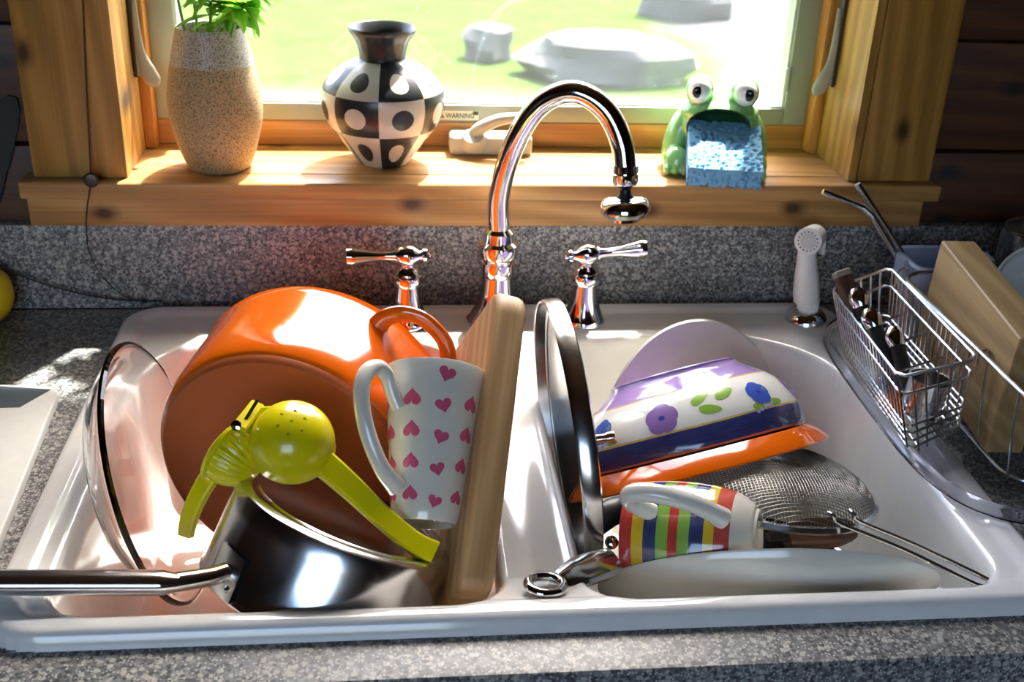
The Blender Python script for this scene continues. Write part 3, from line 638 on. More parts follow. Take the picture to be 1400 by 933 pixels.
# ================================================================== LEFT BOWL
# --- clear glass dish leaning on the bowl wall
gc = Vector((-.2094, -.3454, -.0064)); gn = Vector((.964, -.008, .264)).normalized()
M['glass_clear'] = glass('clear_glass', (.97, .985, .98), .0)
go = put('glass_baking_dish', lathe(smooth_prof([(0, -.0340), (.05, -.034), (.082, -.031), (.098, -.020), (.110, -.006), (.1185, -.001)], 4)+[(.1215, .0), (.1215, .003), (.1185, .0045)]+smooth_prof([(.1175, .0035), (.107, -.002), (.095, -.016), (.080, -.0265), (.05, -.0295), (0, -.0295)], 4), 96), M['glass_clear'], None, frame(gc, gn))
tag(go, 'round clear glass dish standing on edge beside the orange pot', 'glass dish')
# --- orange enamel pot on its side, base towards the front
pa = Vector((.29, .953, .08)).normalized(); pc = Vector((-.097, -.359, .0005)); pf = frame(pc, pa, (1, 0, 0))
M['orange'] = plain('orange_enamel', lin(232, 104, 14), .13, 0, coat=.8)
pot = thing('orange_enamel_pot', 'orange enamel cooking pot lying on its side with its brown base showing', 'pot', pf)
put('body', lathe(smooth_prof([(.1185, .0065), (.1215, .010), (.1245, .022), (.1265, .05), (.128, .09), (.129, .108)], 4)+[(.1305, .112), (.1285, .1145), (.1262, .112), (.124, .09), (.1225, .05), (.119, .022), (.106, .013), (0, .0125)], 96), M['orange'], pot)
put('base', lathe([(0, .0015), (.108, .0012), (.1105, .0003), (.114, .0), (.1165, .0018), (.1185, .0062), (.1185, .0066), (.115, .0075), (0, .0078)], 96), plain('worn_red_brown_enamel', lin(184, 92, 46), .42, 0, .1, 500), pot)
def pth(t, r, z): return Vector((r*math.cos(t), r*math.sin(t), z))
# local x axis is close to world +x, local y points down in the world (pa x x)
inv = pf.inverted().to_3x3()
R1 = Vector((pa.y, -pa.x, 0)).normalized(); U1 = R1.cross(pa)
def plp(t, r, s): w_ = R1*(r*math.cos(t))+U1*(r*math.sin(t)); l = inv @ w_; l.z += s; return l
for t0, nm in ((.74, 'handle'), (.74+math.pi, 'handle')):
    b = MB(); hpts = [plp(t0+.29, .124, .094), plp(t0+.275, .137, .095), plp(t0+.20, .152, .096), plp(t0+.08, .1605, .097), plp(t0-.08, .1605, .097), plp(t0-.20, .152, .096), plp(t0-.275, .137, .095), plp(t0-.29, .124, .094)]
    tube(b, spline(hpts, 7), [.0105, .0085, .0078, .0078, .0078, .0085, .0105], 14, flat=.62, up=inv @ pa); put(nm, b, M['orange'], pot)
# --- heart mug
mt, mbs = Vector((.0395, -.3815, .1115)), Vector((.0275, -.4725, .0185)); man = (mt-mbs).normalized(); MH = (mt-mbs).length
mugf = frame(mbs, man, (-.62, -.72, 0))
mug = thing('heart_mug', 'tall white latte mug printed with small pink hearts leaning on the wooden board', 'mug', mugf)
M['mug_white'] = plain('white_glaze', lin(234, 230, 218), .12, coat=.6)
outer = [(.0265, .0015), (.0285, .006)]+[(.0285+.0145*(k/10)**1.05, .006+(MH-.008)*k/10) for k in range(1, 11)]
put('body', lathe([(0, .004), (.0225, .004), (.0232, 0), (.0258, 0)]+outer+[(.0425, MH), (.0405, MH-.001), (.0385, MH-.012), (.0255, .010), (0, .008)], 64), M['mug_white'], mug)
S = Surf(outer)
heart = []
for k in range(28):
    t = 2*math.pi*k/28; x = 16*math.sin(t)**3; y = 13*math.cos(t)-5*math.cos(2*t)-2*math.cos(3*t)-math.cos(4*t)
    heart.append((x/17*.5, (y+2)/17*.5))
M['pink'] = plain('rose_pink_print', lin(222, 96, 130), .25, coat=.4)
for col in range(9):
    up_ = col % 2 == 0
    for row in range(5):
        th = 2*math.pi*col/9+.35; q = (.020 if up_ else .010)+row*.026+(.003 if col % 4 == 1 else 0)
        sc_ = (.0170 if up_ else .0145)*(.82+.28*q/.13)
        if q > MH-.012: continue
        rot = math.pi-.05 if up_ else (.3 if row % 2 else -.25)
        put('heart_print', S.decal(heart, th, q, rot, sc_, .00025, 4), M['pink'], mug)
ha = 0.0
def hm(x, z): return Vector((x*math.cos(ha), x*math.sin(ha), z))
b = MB(); tube(b, spline([hm(.0385, MH-.040), hm(.046, MH-.030), hm(.054, MH-.017), hm(.066, MH-.013), hm(.0765, MH-.022), hm(.0785, MH-.040), hm(.070, MH-.066), hm(.052, MH-.092), hm(.0325, MH-.106)], 7), [.0065, .006, .0062, .0068, .0065, .006, .0062, .0065, .0085], 14, flat=[1, 1.1, 1.3, 1.3, 1.2, 1.1], up=(0, 1, 0)); put('handle', b, M['mug_white'], mug)
# --- wooden board standing on its corner
e1 = Vector((-.163, -.768, -.619)).normalized(); e2 = Vector((-.22, .60, -.77)); e2 = (e2-e1*e2.dot(e1)).normalized(); bn = e1.cross(e2)
corner = Vector((.0965, -.343, .180))
poly = []
L1, L2 = .272, .182
for cx, cy, a0, r in ((.030, .030, 180, .030), (L1-.018, .018, 270, .018), (L1-.02, L2-.02, 0, .02), (.03, L2-.03, 90, .03)):
    for k in range(8): a = math.radians(a0+90*k/7); poly.append((cx+r*math.cos(a), cy+r*math.sin(a)))
bmat = Matrix(((e1.x, e2.x, bn.x, corner.x), (e1.y, e2.y, bn.y, corner.y), (e1.z, e2.z, bn.z, corner.z), (0, 0, 0, 1)))
M['board'] = wood('acacia_board', lin(206, 172, 124), lin(180, 140, 92), lin(122, 86, 50), 1.6, 'x', .5, knots=False, ring=16, contrast=.8)
bo = put('wooden_chopping_board', prism(poly, 0, .027, .006, 3), M['board'], None, bmat)
tag(bo, 'thick light wooden chopping board with rounded corner standing beside the heart mug', 'cutting board')
# --- stainless saucepan upside down
pn = Vector((.39, .30, .871)).normalized(); pcn = Vector((-.0335, -.4590, .0225)); panf = frame(pcn, -pn, (-1, -.2, 0)); PH = .078
pan = thing('saucepan', 'stainless steel saucepan upside down with its long handle over the sink rim', 'saucepan', panf)
M['pan_steel'] = metal('polished_pan_steel', (.70, .69, .68), .17, .16, 30)
put('body', lathe([(0, .0022), (.073, .0022), (.0765, .0010), (.079, .0022), (.081, .0022), (.084, .0004), (.089, .0006), (.0930, .0035), (.0948, .009), (.0955, .02), (.0955, PH-.004), (.098, PH), (.0975, PH+.0015), (.0945, PH-.002), (.0940, .012), (.088, .0045), (0, .0045)], 96), M['pan_steel'], pan)
pinv = panf.inverted()
# bracket: find the wall angle that projects next to the handle
def wallpt(a, z, r=.0955): return Vector((r*math.cos(a), r*math.sin(a), z))
def pxof(p): v = p-Vector(CAM); return 700+F*v.dot(Vector(CR))/v.dot(Vector(CF)), 466.5-F*v.dot(Vector(CU))/v.dot(Vector(CF))
cands = []
for a in np.linspace(-3.14, 3.14, 200):
    for z in (.045, .05, .055, .06):
        p = panf @ wallpt(a, z); nrm = panf.to_3x3() @ Vector((math.cos(a), math.sin(a), 0))
        if nrm.dot(p-Vector(CAM)) < 0: q = pxof(p); cands.append((math.hypot(q[0]-304, q[1]-790), a, z))
_, BA, BZ = min(cands)
b = MB(); vs = []; fs = []
for off in (.0008, .0030):
    for i in range(7):
        for j in range(5): vs.append(wallpt(BA+(i/6-.5)*.34, BZ+(j/4-.5)*.036, .0955+off))
for i in range(6):
    for j in range(4): a = i*5+j; fs.append((a, a+1, a+6, a+5)); a += 35; fs.append((a, a+5, a+6, a+1))
put('bracket', b.add(vs, fs), M['steel'], pan)
wb = panf @ wallpt(BA, BZ, .097); endp = px(-110, 797, 1, -.546); sp_ = px(236, 797, 1, -.5425)
b = MB(); tube(b, [pinv @ p for p in spline([wb, wb+(sp_-wb)*.35+Vector((0, -.002, .0)), sp_, sp_+(endp-sp_)*.05], 5)], .0088, 12, flat=.85, up=pinv.to_3x3() @ Vector((0, .5, .86))); put('handle_tang', b, M['steel'], pan)
b = MB(); tube(b, [pinv @ p for p in spline([sp_+(endp-sp_)*-.03, sp_+(endp-sp_)*.03, sp_+(endp-sp_)*.08, sp_+(endp-sp_)*.5, endp], 6)], [.0095, .0125, .0135, .0135, .0135], 16, flat=.72, up=pinv.to_3x3() @ Vector((0, .5, .86))); put('handle', b, metal('bright_handle_steel', (.74, .74, .76), .14, .12), pan)
for s in (-1, 1): put('rivet', lathe([(.0032, 0), (.003, .0012), (.0015, .0020), (0, .0022)], 14), M['steel'], pan, frame(wallpt(BA+s*.09, BZ+.010, .0985), wallpt(BA+s*.09, 0, 1)))
# --- yellow citrus squeezer
dc = px(400, 605, 1, -.452); sq = thing('citrus_squeezer', 'open yellow citrus squeezer resting on the upturned saucepan', 'squeezer', T(dc))
M['yellow'] = plain('yellow_enamel', lin(232, 218, 14), .24, coat=.5)
pole = (Vector((0, -.5, .87))+Vector((.05, 0, 0))).normalized(); DR = .0338
prof = [(DR*math.sin(math.pi/2*k/14), DR*math.cos(math.pi/2*k/14)) for k in range(15)][::-1]
prof[-1] = (0, DR); inner = [(p[0]*.93, p[1]*.93) for p in prof][::-1]; inner[0] = (0, DR*.93)
dome = lathe([(DR*1.02, -.006)]+prof+inner+[(DR*.93, -.006), (DR*1.02, -.006)], 64)
cyl = MB()
for k in range(7):
    r, a = (0, 0) if k == 0 else (.0105, k*math.pi/3+.3)
    cyl = merge(cyl, lathe([(0, .02), (.0013, .02), (.0013, .05), (0, .05)], 10).xf(T(Vector((r*math.cos(a), r*math.sin(a), 0)))))
dm = boolean(dome.mesh('dome', False), cyl.mesh('c', False)); dm.shade_smooth(); dm.set_sharp_from_angle(angle=math.radians(35)); dm.materials.clear(); df_ = frame((0, 0, 0), pole)
put('strainer_cup', dm, M['yellow'], sq, df_)
def bar(b, pts, w, h, up, ends=True):         # rectangular bar with bevelled section
    P = spline(pts, 6); n = len(P); ws = np.interp(np.linspace(0, 1, n), np.linspace(0, 1, len(w)), w); hs = np.interp(np.linspace(0, 1, n), np.linspace(0, 1, len(h)), h); vs = []; fs = []
    sec = [(-1, -.7), (-.8, -1), (.8, -1), (1, -.7), (1, .7), (.8, 1), (-.8, 1), (-1, .7)]
    for i in range(n):
        t = (P[min(i+1, n-1)]-P[max(i-1, 0)]).normalized(); u = Vector(up); u = (u-t*u.dot(t)).normalized(); s = t.cross(u)
        for a, c in sec: vs.append(P[i]+s*a*ws[i]+u*c*hs[i])
    for i in range(n-1):
        for k in range(8): k2 = (k+1) % 8; fs.append((i*8+k, i*8+k2, (i+1)*8+k2, (i+1)*8+k))
    fs.append(tuple(range(8))[::-1]); fs.append(tuple((n-1)*8+k for k in range(8))); return b.add(vs, fs)
view_up = Vector((.02, -.62, .78))
hs_ = px(440, 632, 1, -.462)-dc; he = px(594, 757, 1, -.512)-dc; hm_ = px(520, 705, 1, -.490)-dc
b = MB(); bar(b, [hs_*.75, hs_, px(478, 665, 1, -.476)-dc, hm_, px(565, 742, 1, -.507)-dc, he], [.010, .0105, .0095, .0085, .0085, .0090], [.008, .008, .007, .006, .006, .006], view_up); put('cup_handle', b, M['yellow'], sq)
hg = px(338, 577, 1, -.440)-dc; hr = px(352, 562, 1, -.432)-dc
b = MB(); bar(b, [px(412, 582, 1, -.448)-dc, px(384, 574, 1, -.442)-dc, px(356, 572, 1, -.438)-dc], [.013, .0105, .0085], [.007, .006, .005], view_up); put('hinge_arm', b, M['yellow'], sq)
h1 = px(327, 588, 1, -.449)-dc; h2 = px(352, 556, 1, -.424)-dc
b = MB(); bar(b, [h1, (h1+h2)*.5, h2], [.0062]*3, [.0055]*3, view_up); put('hinge_barrel', b, M['yellow'], sq)
put('hinge_slot', box(-.011, .013, -.0012, .0012, -.0005, .0012), M['black'], sq, T((h1+h2)*.52+Vector((.0035, -.0035, .0045))) @ Matrix(((*(h2-h1).normalized(), 0), (0, 1, 0, 0), (0, 0, 1, 0), (0, 0, 0, 1))).transposed() if False else frame((h1+h2)*.53+Vector((.0035, -.0040, .0048)), view_up, h2-h1), smooth=False)
put('hinge_pin', lathe([(.0042, -.001), (.0042, .0008), (.002, .0016), (0, .0018)], 18), M['chrome'], sq, frame(px(323, 582, 1, -.4555)-dc, Vector((-.15, -.8, .5))))
# ribbed press half
fl = px(312, 615, 1, -.440)-dc; pdn = (Vector(CR)*.80-Vector(CU)*.55-Vector(CF)*.22).normalized()
rib = lathe([(.027*math.cos(math.pi/2*k/12), .030*math.sin(math.pi/2*k/12)) for k in range(12)]+[(0, .030)], 96, rib=lambda a, z: 1+.035*math.cos(26*a))
put('ribbed_press', rib, M['yellow'], sq, frame(fl+pdn*.002, pdn), ang=0)
put('press_flange', lathe([(0, -.003), (.0275, -.003), (.0305, -.001), (.0305, .0015), (.028, .003), (0, .003)], 48), M['yellow'], sq, frame(fl, pdn))
b = MB(); bar(b, [px(300, 640, 1, -.440)-dc, px(285, 655, 1, -.442)-dc, px(268, 685, 1, -.448)-dc, px(258, 712, 1, -.452)-dc, px(254, 733, 1, -.456)-dc], [.008, .008, .0075, .007, .006], [.004]*5, (-.3, -.6, .7)); put('press_handle', b, M['yellow'], sq)
# ================================================================== RIGHT BOWL
# --- steel pot lid standing on edge
ln = Vector((.99, .035, .11)).normalized(); lc = Vector((.165, -.356, .028))
lid = thing('pan_lid', 'round steel pot lid standing on edge against the sink divider', 'lid', frame(lc, ln, (0, 1, 0)))
put('dome', lathe([(.1225, .001), (.10, .006), (.06, .012), (.02, .014), (0, .0142), (0, .0130), (.02, .0128), (.06, .0106), (.10, .0046), (.1225, -.0002)], 80), metal('dull_lid_steel', (.55, .55, .55), .2, .2, 25), lid)
put('rim_band', lathe([(.1215, .003), (.1265, .0045), (.1295, .003), (.1300, -.001), (.1295, -.011), (.1280, -.013), (.1265, -.012), (.1262, -.002), (.1215, -.0012), (.1215, .003)], 96), M['steel'], lid)
put('knob_stem', lathe([(0, .012), (.0045, .012), (.0042, .03), (.0055, .033), (.0055, .039), (0, .040)], 18), metal('copper_tinted_steel', (.62, .46, .36), .2), lid, T(Vector((-.008, 0, 0))))
put('knob_screw', lathe([(.0045, .0132), (.0042, .0112), (.002, .0102), (0, .010)], 14), M['dark_iron'], lid, T(Vector((-.008, .0, 0))))
# --- white plate at the back
pr_ = Vector((.375, -.88, .29)).normalized(); plc = Vector((.330, -.187, -.060))
po = put('white_plate', lathe([(0, -.009), (.06, -.009), (.065, -.0105), (.07, -.009), (.09, -.004), (.1150, .0015), (.1170, .0035), (.1150, .0050), (.09, .0012), (.072, -.0035), (.05, -.0055), (0, -.006)], 96), M['white_china'], None, frame(plc, pr_))
tag(po, 'plain white plate leaning on the back wall of the sink bowl', 'plate')
# --- orange skillet (upside down) and flowered bowl resting on it
def push(c, k): return Vector(CAM)+(Vector(c)-Vector(CAM))*k
K = 1.03; fn = Vector((-.222, .55, .803)).normalized()
sk = thing('orange_pan_lid', 'shallow orange enamel lid with black underside beneath the flowered bowl', 'lid', frame(push((.2893, -.3535, -.0128), K), fn, (1, 0, 0)))
put('enamel_top', lathe([(.1285, .0), (.1300, .0015), (.1285, .0045), (.122, .0125), (.114, .0190), (.10, .0200), (0, .0200)], 96), M['orange'], sk)
put('black_underside', lathe([(.1285, .0), (.124, .001), (.118, .0065), (.11, .0125), (0, .0145)], 96), M['dark_iron'], sk)
BH = .0755*K; fb = thing('flowered_bowl', 'white bowl painted with purple and blue flowers lying upside down on the orange lid', 'bowl', frame(push((.2872, -.3385, .0015), K), fn, (0, -1, 0)))
oprof = smooth_prof([(.1115, .0), (.1125, .006), (.112, .016), (.108, .030), (.100, .044), (.088, .056), (.076, .0645), (.067, .0705), (.0635, .0745), (.0632, BH-.001)], 6)
SF = Surf(oprof)
def bowl_mat():
    m = NT('painted_bowl_glaze'); v = m.coord(); s = m.n('SeparateXYZ', i0=v); z = m.math('ADD', s.outputs[2], m.math('MULTIPLY', m.math('SUBTRACT', m.noise(v, 30, 2), .5), .0016))
    st = m.noise(m.coord(scale=(1, 1, 14)), 60, 3)
    c = m.ramp(m.math('MULTIPLY', z, 10), [(0, lin(206, 116, 74)), (.018, lin(30, 40, 110)), (.205, lin(220, 190, 96)), (.225, lin(238, 236, 226)), (.555, lin(220, 190, 110)), (.567, lin(162, 132, 196)), (.775, lin(240, 238, 230))], 'CONSTANT')
    m.P(Base__Color=m.mix(m.math('MULTIPLY', st, .16), c, m.mix(.5, c, (.9, .88, .95))), Roughness=.14, Coat__Weight=.6); return m.m
put('body', lathe(oprof+[(.0615, BH), (.059, BH-.001), (.057, .072), (.03, .071), (0, .071), (0, .068), (.055, .0655), (.085, .052), (.103, .03), (.1085, .012), (.1085, .002), (.1115, .0)], 96), bowl_mat(), fb)
def cn(name, c): return plain(name, c, .25, coat=.4)
MP = dict(purple=cn('purple_paint', lin(146, 112, 176)), blue=cn('blue_paint', lin(66, 96, 190)), green=cn('leaf_green_paint', lin(140, 184, 66)), lilac=cn('pale_lilac_paint', lin(186, 178, 214)), deep=cn('deep_blue_paint', lin(60, 66, 160)))
petal = [(.5*math.cos(t)*1.0, .5*math.sin(t)*.85) for t in np.linspace(0, 2*math.pi, 18, endpoint=False)]
leafo = [(.5*math.cos(t), .22*math.sin(t)*(1-.25*math.cos(t))) for t in np.linspace(0, 2*math.pi, 18, endpoint=False)]
def flower(th, z, mat, sz=.0105):
    q0 = SF.q_of_z(z); r = float(np.interp(z, [p[1] for p in oprof], [p[0] for p in oprof]))
    for k in range(5):
        a = k*2*math.pi/5+.3; put('flower_petal', SF.decal(petal, th+sz*.58*math.cos(a)/r, q0+sz*.58*math.sin(a), a+1.57, sz*1.28, .0003+.00006*k), mat, fb)
    put('flower_eye', SF.decal(petal, th, q0, 0, sz*.42, .0008, 2), MP['deep'], fb)
def leafd(th, z, rot, sz=.021): put('leaf_print', SF.decal(leafo, th, SF.q_of_z(z), rot, sz, .0003), MP['green'], fb)
def dots(th, z, n=6, dth=.045, dz=.0012):
    for k in range(n): put('dot_print', SF.decal(petal, th+k*dth, SF.q_of_z(z+dz*k), 0, .0042, .0003, 2), MP['lilac'], fb)
# q grows towards the foot = up in the picture; angle 0 faces the viewer, + turns to the right
for k in range(4):
    t0 = -.30+k*1.57
    flower(t0, .0355, MP['purple'], .0140); flower(t0+.93, .0375, MP['blue'], .0118)
    leafd(t0+.37, .0450, .55); leafd(t0+.60, .0440, .35); leafd(t0+.42, .0330, -.25); leafd(t0-.58+1.57, .036, 1.0, .015); leafd(t0-.72+1.57, .0245, -.2, .014); leafd(t0-.5+1.57, .026, -.1, .014); dots(t0+.27, .0520); dots(t0-.75+1.57, .0205, 5)
# --- sieve, dome up
svn = Vector((.087, .195, .977)).normalized(); svc = Vector((.3455, -.4045, -.001)); SR = .09; svf = frame(svc, svn, (1, 0, 0))
sv = thing('mesh_sieve', 'upturned fine mesh sieve with a long wire handle over the white dish', 'sieve', svf)
b = MB(); DH = .033; n = 62
def dpt(x, y): q = min(1, math.hypot(x, y)/SR); return Vector((x, y, DH*max(0, 1-q**2.6)**.6))
for ax_ in (0, 1):
    for k in range(1, n):
        c = -SR+2*SR*k/n; hw = math.sqrt(max(SR*SR-c*c, 0))*.998; m_ = max(4, int(hw/.006))
        pts = [dpt(t, c) if ax_ == 0 else dpt(c, t) for t in (hw*math.sin(math.pi/2*(2*i/m_-1)) for i in range(m_+1))]
        tube(b, pts, .00042, 4, caps=False)
ms = put('mesh_dome', b, metal('sieve_wire', (.30, .29, .27), .3, .1), sv, ang=0); ms['kind'] = 'stuff'
put('rim', lathe([(.0885, -.0035), (.0925, -.0035), (.0945, -.001), (.0930, .003), (.0895, .0035), (.0885, .0), (.0885, -.0035)], 80), M['steel'], sv)
hs1, hs2 = px(1140, 706, 1, -.487), px(1168, 704, 1, -.478)
he1, he2 = px(1337, 800, 1, -.560), px(1364, 800, 1, -.556)
si = svf.inverted()
b = MB(); tube(b, [si @ p for p in spline([px(1132, 702, 1, -.482), hs1, hs1+(he1-hs1)*.06+Vector((0, 0, -.004)), hs1+(he1-hs1)*.5, he1, (he1+he2)*.5+Vector((.006, -.004, -.0005)), he2, hs2+(he2-hs2)*.5, hs2+(he2-hs2)*.06+Vector((0, 0, -.004)), hs2, px(1162, 698, 1, -.472)], 6)], .0019, 10); put('handle', b, M['steel'], sv)
b = MB(); hk = svc+Vector((-.088, .035, 0)); 
# --- oval white dish leaning at the front
oc = Vector((.3155, -.4990, -.0362)); ow = Vector((.019, -.046, .071)); oex = Vector((.994, -.109, 0))*.139; on = oex.cross(ow).normalized()
pro = [(0, .026), (.55, .026), (.60, .0285), (.64, .026), (.80, .018), (.93, .006), (1.0, .0), (1.004, -.0015), (.985, -.0022), (.92, .0035), (.79, .0145), (.6, .0215), (0, .022)]
vsb = lathe([(r, z) for r, z in pro], 96)
vsb.v = [tuple(oex*x+ow*y+on*z) for x, y, z in vsb.v]
oo = put('oval_serving_dish', vsb, M['white_china'], None, T(oc)); tag(oo, 'cream oval serving dish leaning against the front sink wall', 'dish')
# --- striped mug on its side
sa = Vector((.90, -.40, .16)).normalized(); sc0 = pd(862, 729, .985); SH = .099
sm = thing('striped_mug', 'mug with red yellow blue and green stripes lying on its side', 'mug', frame(sc0, sa, (-.12, -.50, .85)) @ Matrix.Scale(1.10, 4))
def stripes():
    m = NT('striped_glaze'); v = m.coord(); s = m.n('SeparateXYZ', i0=v); st = m.noise(m.coord(scale=(1, 1, 30)), 40, 3)
    R_, Y_, B_, G_, W_ = lin(190, 44, 40), lin(224, 186, 20), lin(28, 48, 104), lin(130, 176, 62), lin(226, 220, 204)
    ed = [0, .0095, .0185, .0285, .0375, .0445, .0530, .0630, .0705, .0815]; cs = [R_, Y_, B_, G_, R_, G_, B_, Y_, lin(204, 76, 62), W_]
    c = m.ramp(m.math('MULTIPLY', s.outputs[2], 10), [(e*10, k) for e, k in zip(ed, cs)], 'CONSTANT')
    m.P(Base__Color=m.mix(m.math('MULTIPLY', st, .16), c, m.mix(.5, c, (.8, .75, .65))), Roughness=.12, Coat__Weight=.7); return m.m
put('body', lathe(smooth_prof([(.0385, 0), (.0405, .012), (.0425, .035), (.0420, .060), (.0375, .081), (.0300, .094), (.0262, SH-.002)], 5)+[(.0255, SH), (.0235, SH-.0002), (.0225, SH-.003), (0, SH-.003), (0, SH-.007), (.026, SH-.01), (.036, .075), (.0392, .05), (.038, .012), (.0362, .001), (.0385, 0)], 64), stripes(), sm)
b = MB(); tube(b, spline([(.0385, 0, .024), (.046, 0, .017), (.057, .0, .0105), (.0665, 0, .0125), (.0715, 0, .0215), (.070, 0, .036), (.060, 0, .056), (.0475, 0, .069), (.038, 0, .076)], 7), [.0068, .0072, .0075, .0075, .0074, .0072, .007, .0072, .0085], 14); put('handle', b, M['mug_white'], sm)
sg = put('maker_mark', lathe([(0, 0), (.006, 0), (.0062, .0002), (0, .0003)], 14), plain('grey_stamp', lin(110, 108, 100), .5), sm, T(Vector((.008, .006, SH-.0031))))
# --- dark skillet at the bottom with black handle
kc = Vector((.335, -.425, -.095)); skl = thing('dark_skillet', 'dark skillet under the sieve with a black handle behind the striped mug', 'skillet', T(kc))
put('pan', lathe([(0, -.040), (.075, -.040), (.085, -.036), (.102, .004), (.105, .005), (.105, .0075), (.101, .0075), (.082, -.033), (0, -.036)], 80), M['dark_iron'], skl)
put('rim_edge', lathe([(.1015, .0070), (.1060, .0060), (.1068, .0078), (.104, .0092), (.1015, .0085), (.1015, .0070)], 80), M['steel'], skl)
hb = px(862, 742, 1, -.425); hh = px(862, 698, 1, -.428); hend = px(806, 722, 1, -.447)
b = MB(); tube(b, [p-kc for p in spline([kc+Vector((-.100, .02, .004)), px(905, 715, 1, -.415), px(868, 695, 1, -.424), px(838, 700, 1, -.436), px(808, 722, 1, -.447)], 7)], [.006, .008, .0105, .0125, .0115], 16, flat=.75); put('handle', b, M['black'], skl)
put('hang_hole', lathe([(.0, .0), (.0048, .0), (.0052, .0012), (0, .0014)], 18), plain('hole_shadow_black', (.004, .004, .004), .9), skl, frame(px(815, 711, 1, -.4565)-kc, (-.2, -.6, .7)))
# --- steel scoop with ringed handle
r0 = px(746, 800, 2, .0115); sco = thing('steel_scoop', 'stainless scoop whose ringed handle rests on the sink divider', 'scoop', T(r0))
d1 = px(842, 765, 1, -.492)-r0
b = MB(); nn = d1.normalized(); side = nn.cross(Vector((0, 0, 1))).normalized()
ring = [(-nn*.0155*math.cos(a)+side*.0125*math.sin(a)) for a in np.linspace(0, 2*math.pi, 25)[:-1]]; tube(b, ring, .0040, 12, closed=True); put('ring', b, M['chrome'], sco)
b = MB(); tube(b, spline([nn*.0165, nn*.024, d1*.45, d1*.75, d1*.97], 6), [.007, .0095, .0135, .0145, .012], 14, flat=.40, up=(0, -.5, .86)); put('handle', b, M['steel'], sco)
cup = Vector((.214, -.474, -.066))-r0; b = MB(); tube(b, spline([d1*.93, d1*1.0+Vector((.004, .004, -.016)), cup+Vector((-.020, -.006, .004))], 5), .006, 10, flat=.5); put('neck', b, M['steel'], sco)
put('cup', lathe([(0, -.03), (.016, -.03), (.020, -.024), (.0235, .0), (.0245, .001), (.023, .0005), (.019, -.022), (0, -.028)], 40), M['steel'], sco, T(cup))
put('rivet', lathe([(.006, 0), (.0055, .002), (.003, .0035), (0, .004)], 20), M['chrome'], sco, frame(px(836, 742, 1, -.478)-r0, (-.1, -.7, .6)))
# --- wooden spatula in the skillet
w0 = px(1050, 735, 1, -.470); w1 = px(1142, 728, 1, -.452); wd = w1-w0
spo = thing('wooden_spatula', 'brown wooden utensil lying in the dark skillet under the sieve', 'spatula', T(w0))
b = MB(); tube(b, spline([(0, 0, 0), wd*.15, wd*.35], 5), [.005, .006, .008], 12, flat=.6); put('tip', b, M['dark_iron'], spo)
b = MB(); bar(b, [wd*.25, wd*.6, wd*1.0, wd*1.25], [.010, .0125, .0125, .008], [.006, .008, .008, .006], (0, -.5, .85)); put('handle', b, wood('walnut_brown', lin(120, 84, 56), lin(92, 60, 38), lin(50, 30, 18), 2, 'x', .5, knots=False), spo)
# ================================================================== DISH RACK AT THE RIGHT
TZ = .0158
tray = thing('drain_tray', 'clear plastic drain tray under the dish rack overlapping the sink rim', 'tray', T(Vector((.72, -.29, TZ))))
tp = spline([(.484, -.10), (.478, -.20), (.4755, -.33), (.478, -.40), (.489, -.447), (.510, -.477), (.545, -.494), (.62, -.50), (.95, -.50), (.98, -.47), (.985, -.12), (.96, -.085), (.52, -.078), (.49, -.086)] and [(a, b_, 0) for a, b_ in ((.484, -.150), (.478, -.20), (.4755, -.33), (.478, -.40), (.489, -.447), (.510, -.477), (.545, -.494), (.62, -.50), (.95, -.50), (.98, -.47), (.985, -.12), (.96, -.075), (.575, -.075), (.535, -.085), (.500, -.118))], 4)
M['clear_plastic'] = glass('clear_grey_plastic', (.86, .88, .92), .08, 1.13)
tp2 = [(p.x-.72, p.y+.29) for p in tp]
put('floor_panel', prism(tp2, 0, .0022), M['clear_plastic'], tray)
b = MB(); tube(b, [(x, y, .0075) for x, y in tp2], .0055, 10, closed=True, flat=1.2); put('raised_rim', b, M['clear_plastic'], tray)
for x, y in ((-.12, -.15), (.2, -.15), (.2, .15), (-.12, .15)): put('foot', lathe([(0, -TZ+.0005), (.008, -TZ+.0005), (.009, 0), (0, .0)], 16), M['clear_plastic'], tray, T(Vector((x, y, 0))))
# rack
RZ = TZ+.0035
rack = thing('dish_rack', 'steel wire dish rack standing on the clear drain tray', 'dish rack', T(Vector((.74, -.28, RZ))))
def rk(x, y, z): return Vector((x-.74, y+.28, z-RZ))
def loop(x0, x1, y0, y1, z, r=.03): return [rk(x, y, z) for x, y in rrect(x0, x1, y0, y1, r, 6)]
RT = .112
b = MB(); tube(b, loop(.5415, .95, -.462, -.168, RT), .0024, 10, closed=True); put('top_rail', b, M['steel_wire'], rack)
b = MB(); tube(b, loop(.552, .93, -.440, -.185, .0215), .0016, 8, closed=True); put('base_rail', b, M['steel_wire'], rack)
for k in range(5):
    y = -.43+.058*k; b = MB(); tube(b, spline([rk(.5415, y, RT), rk(.545, y, .07), rk(.552, y, .0215)], 4), .0014, 6); put('upright', b, M['steel_wire'], rack)
for k in range(13):
    x = .602+.027*k; b = MB(); tube(b, spline([rk(x, -.462, RT), rk(x, -.45, .026), rk(x, -.43, .0215), rk(x, -.20, .0215), rk(x, -.178, .026), rk(x, -.168, RT)], 4), .0014, 6); put('cross_wire', b, M['steel_wire'], rack)
for x, y in ((.62, -.43), (.62, -.20), (.90, -.43), (.90, -.20)): b = MB(); tube(b, [rk(x, y, .0215), rk(x, y, RZ-.0010)], .0035, 8); put('foot', b, M['steel_wire'], rack)
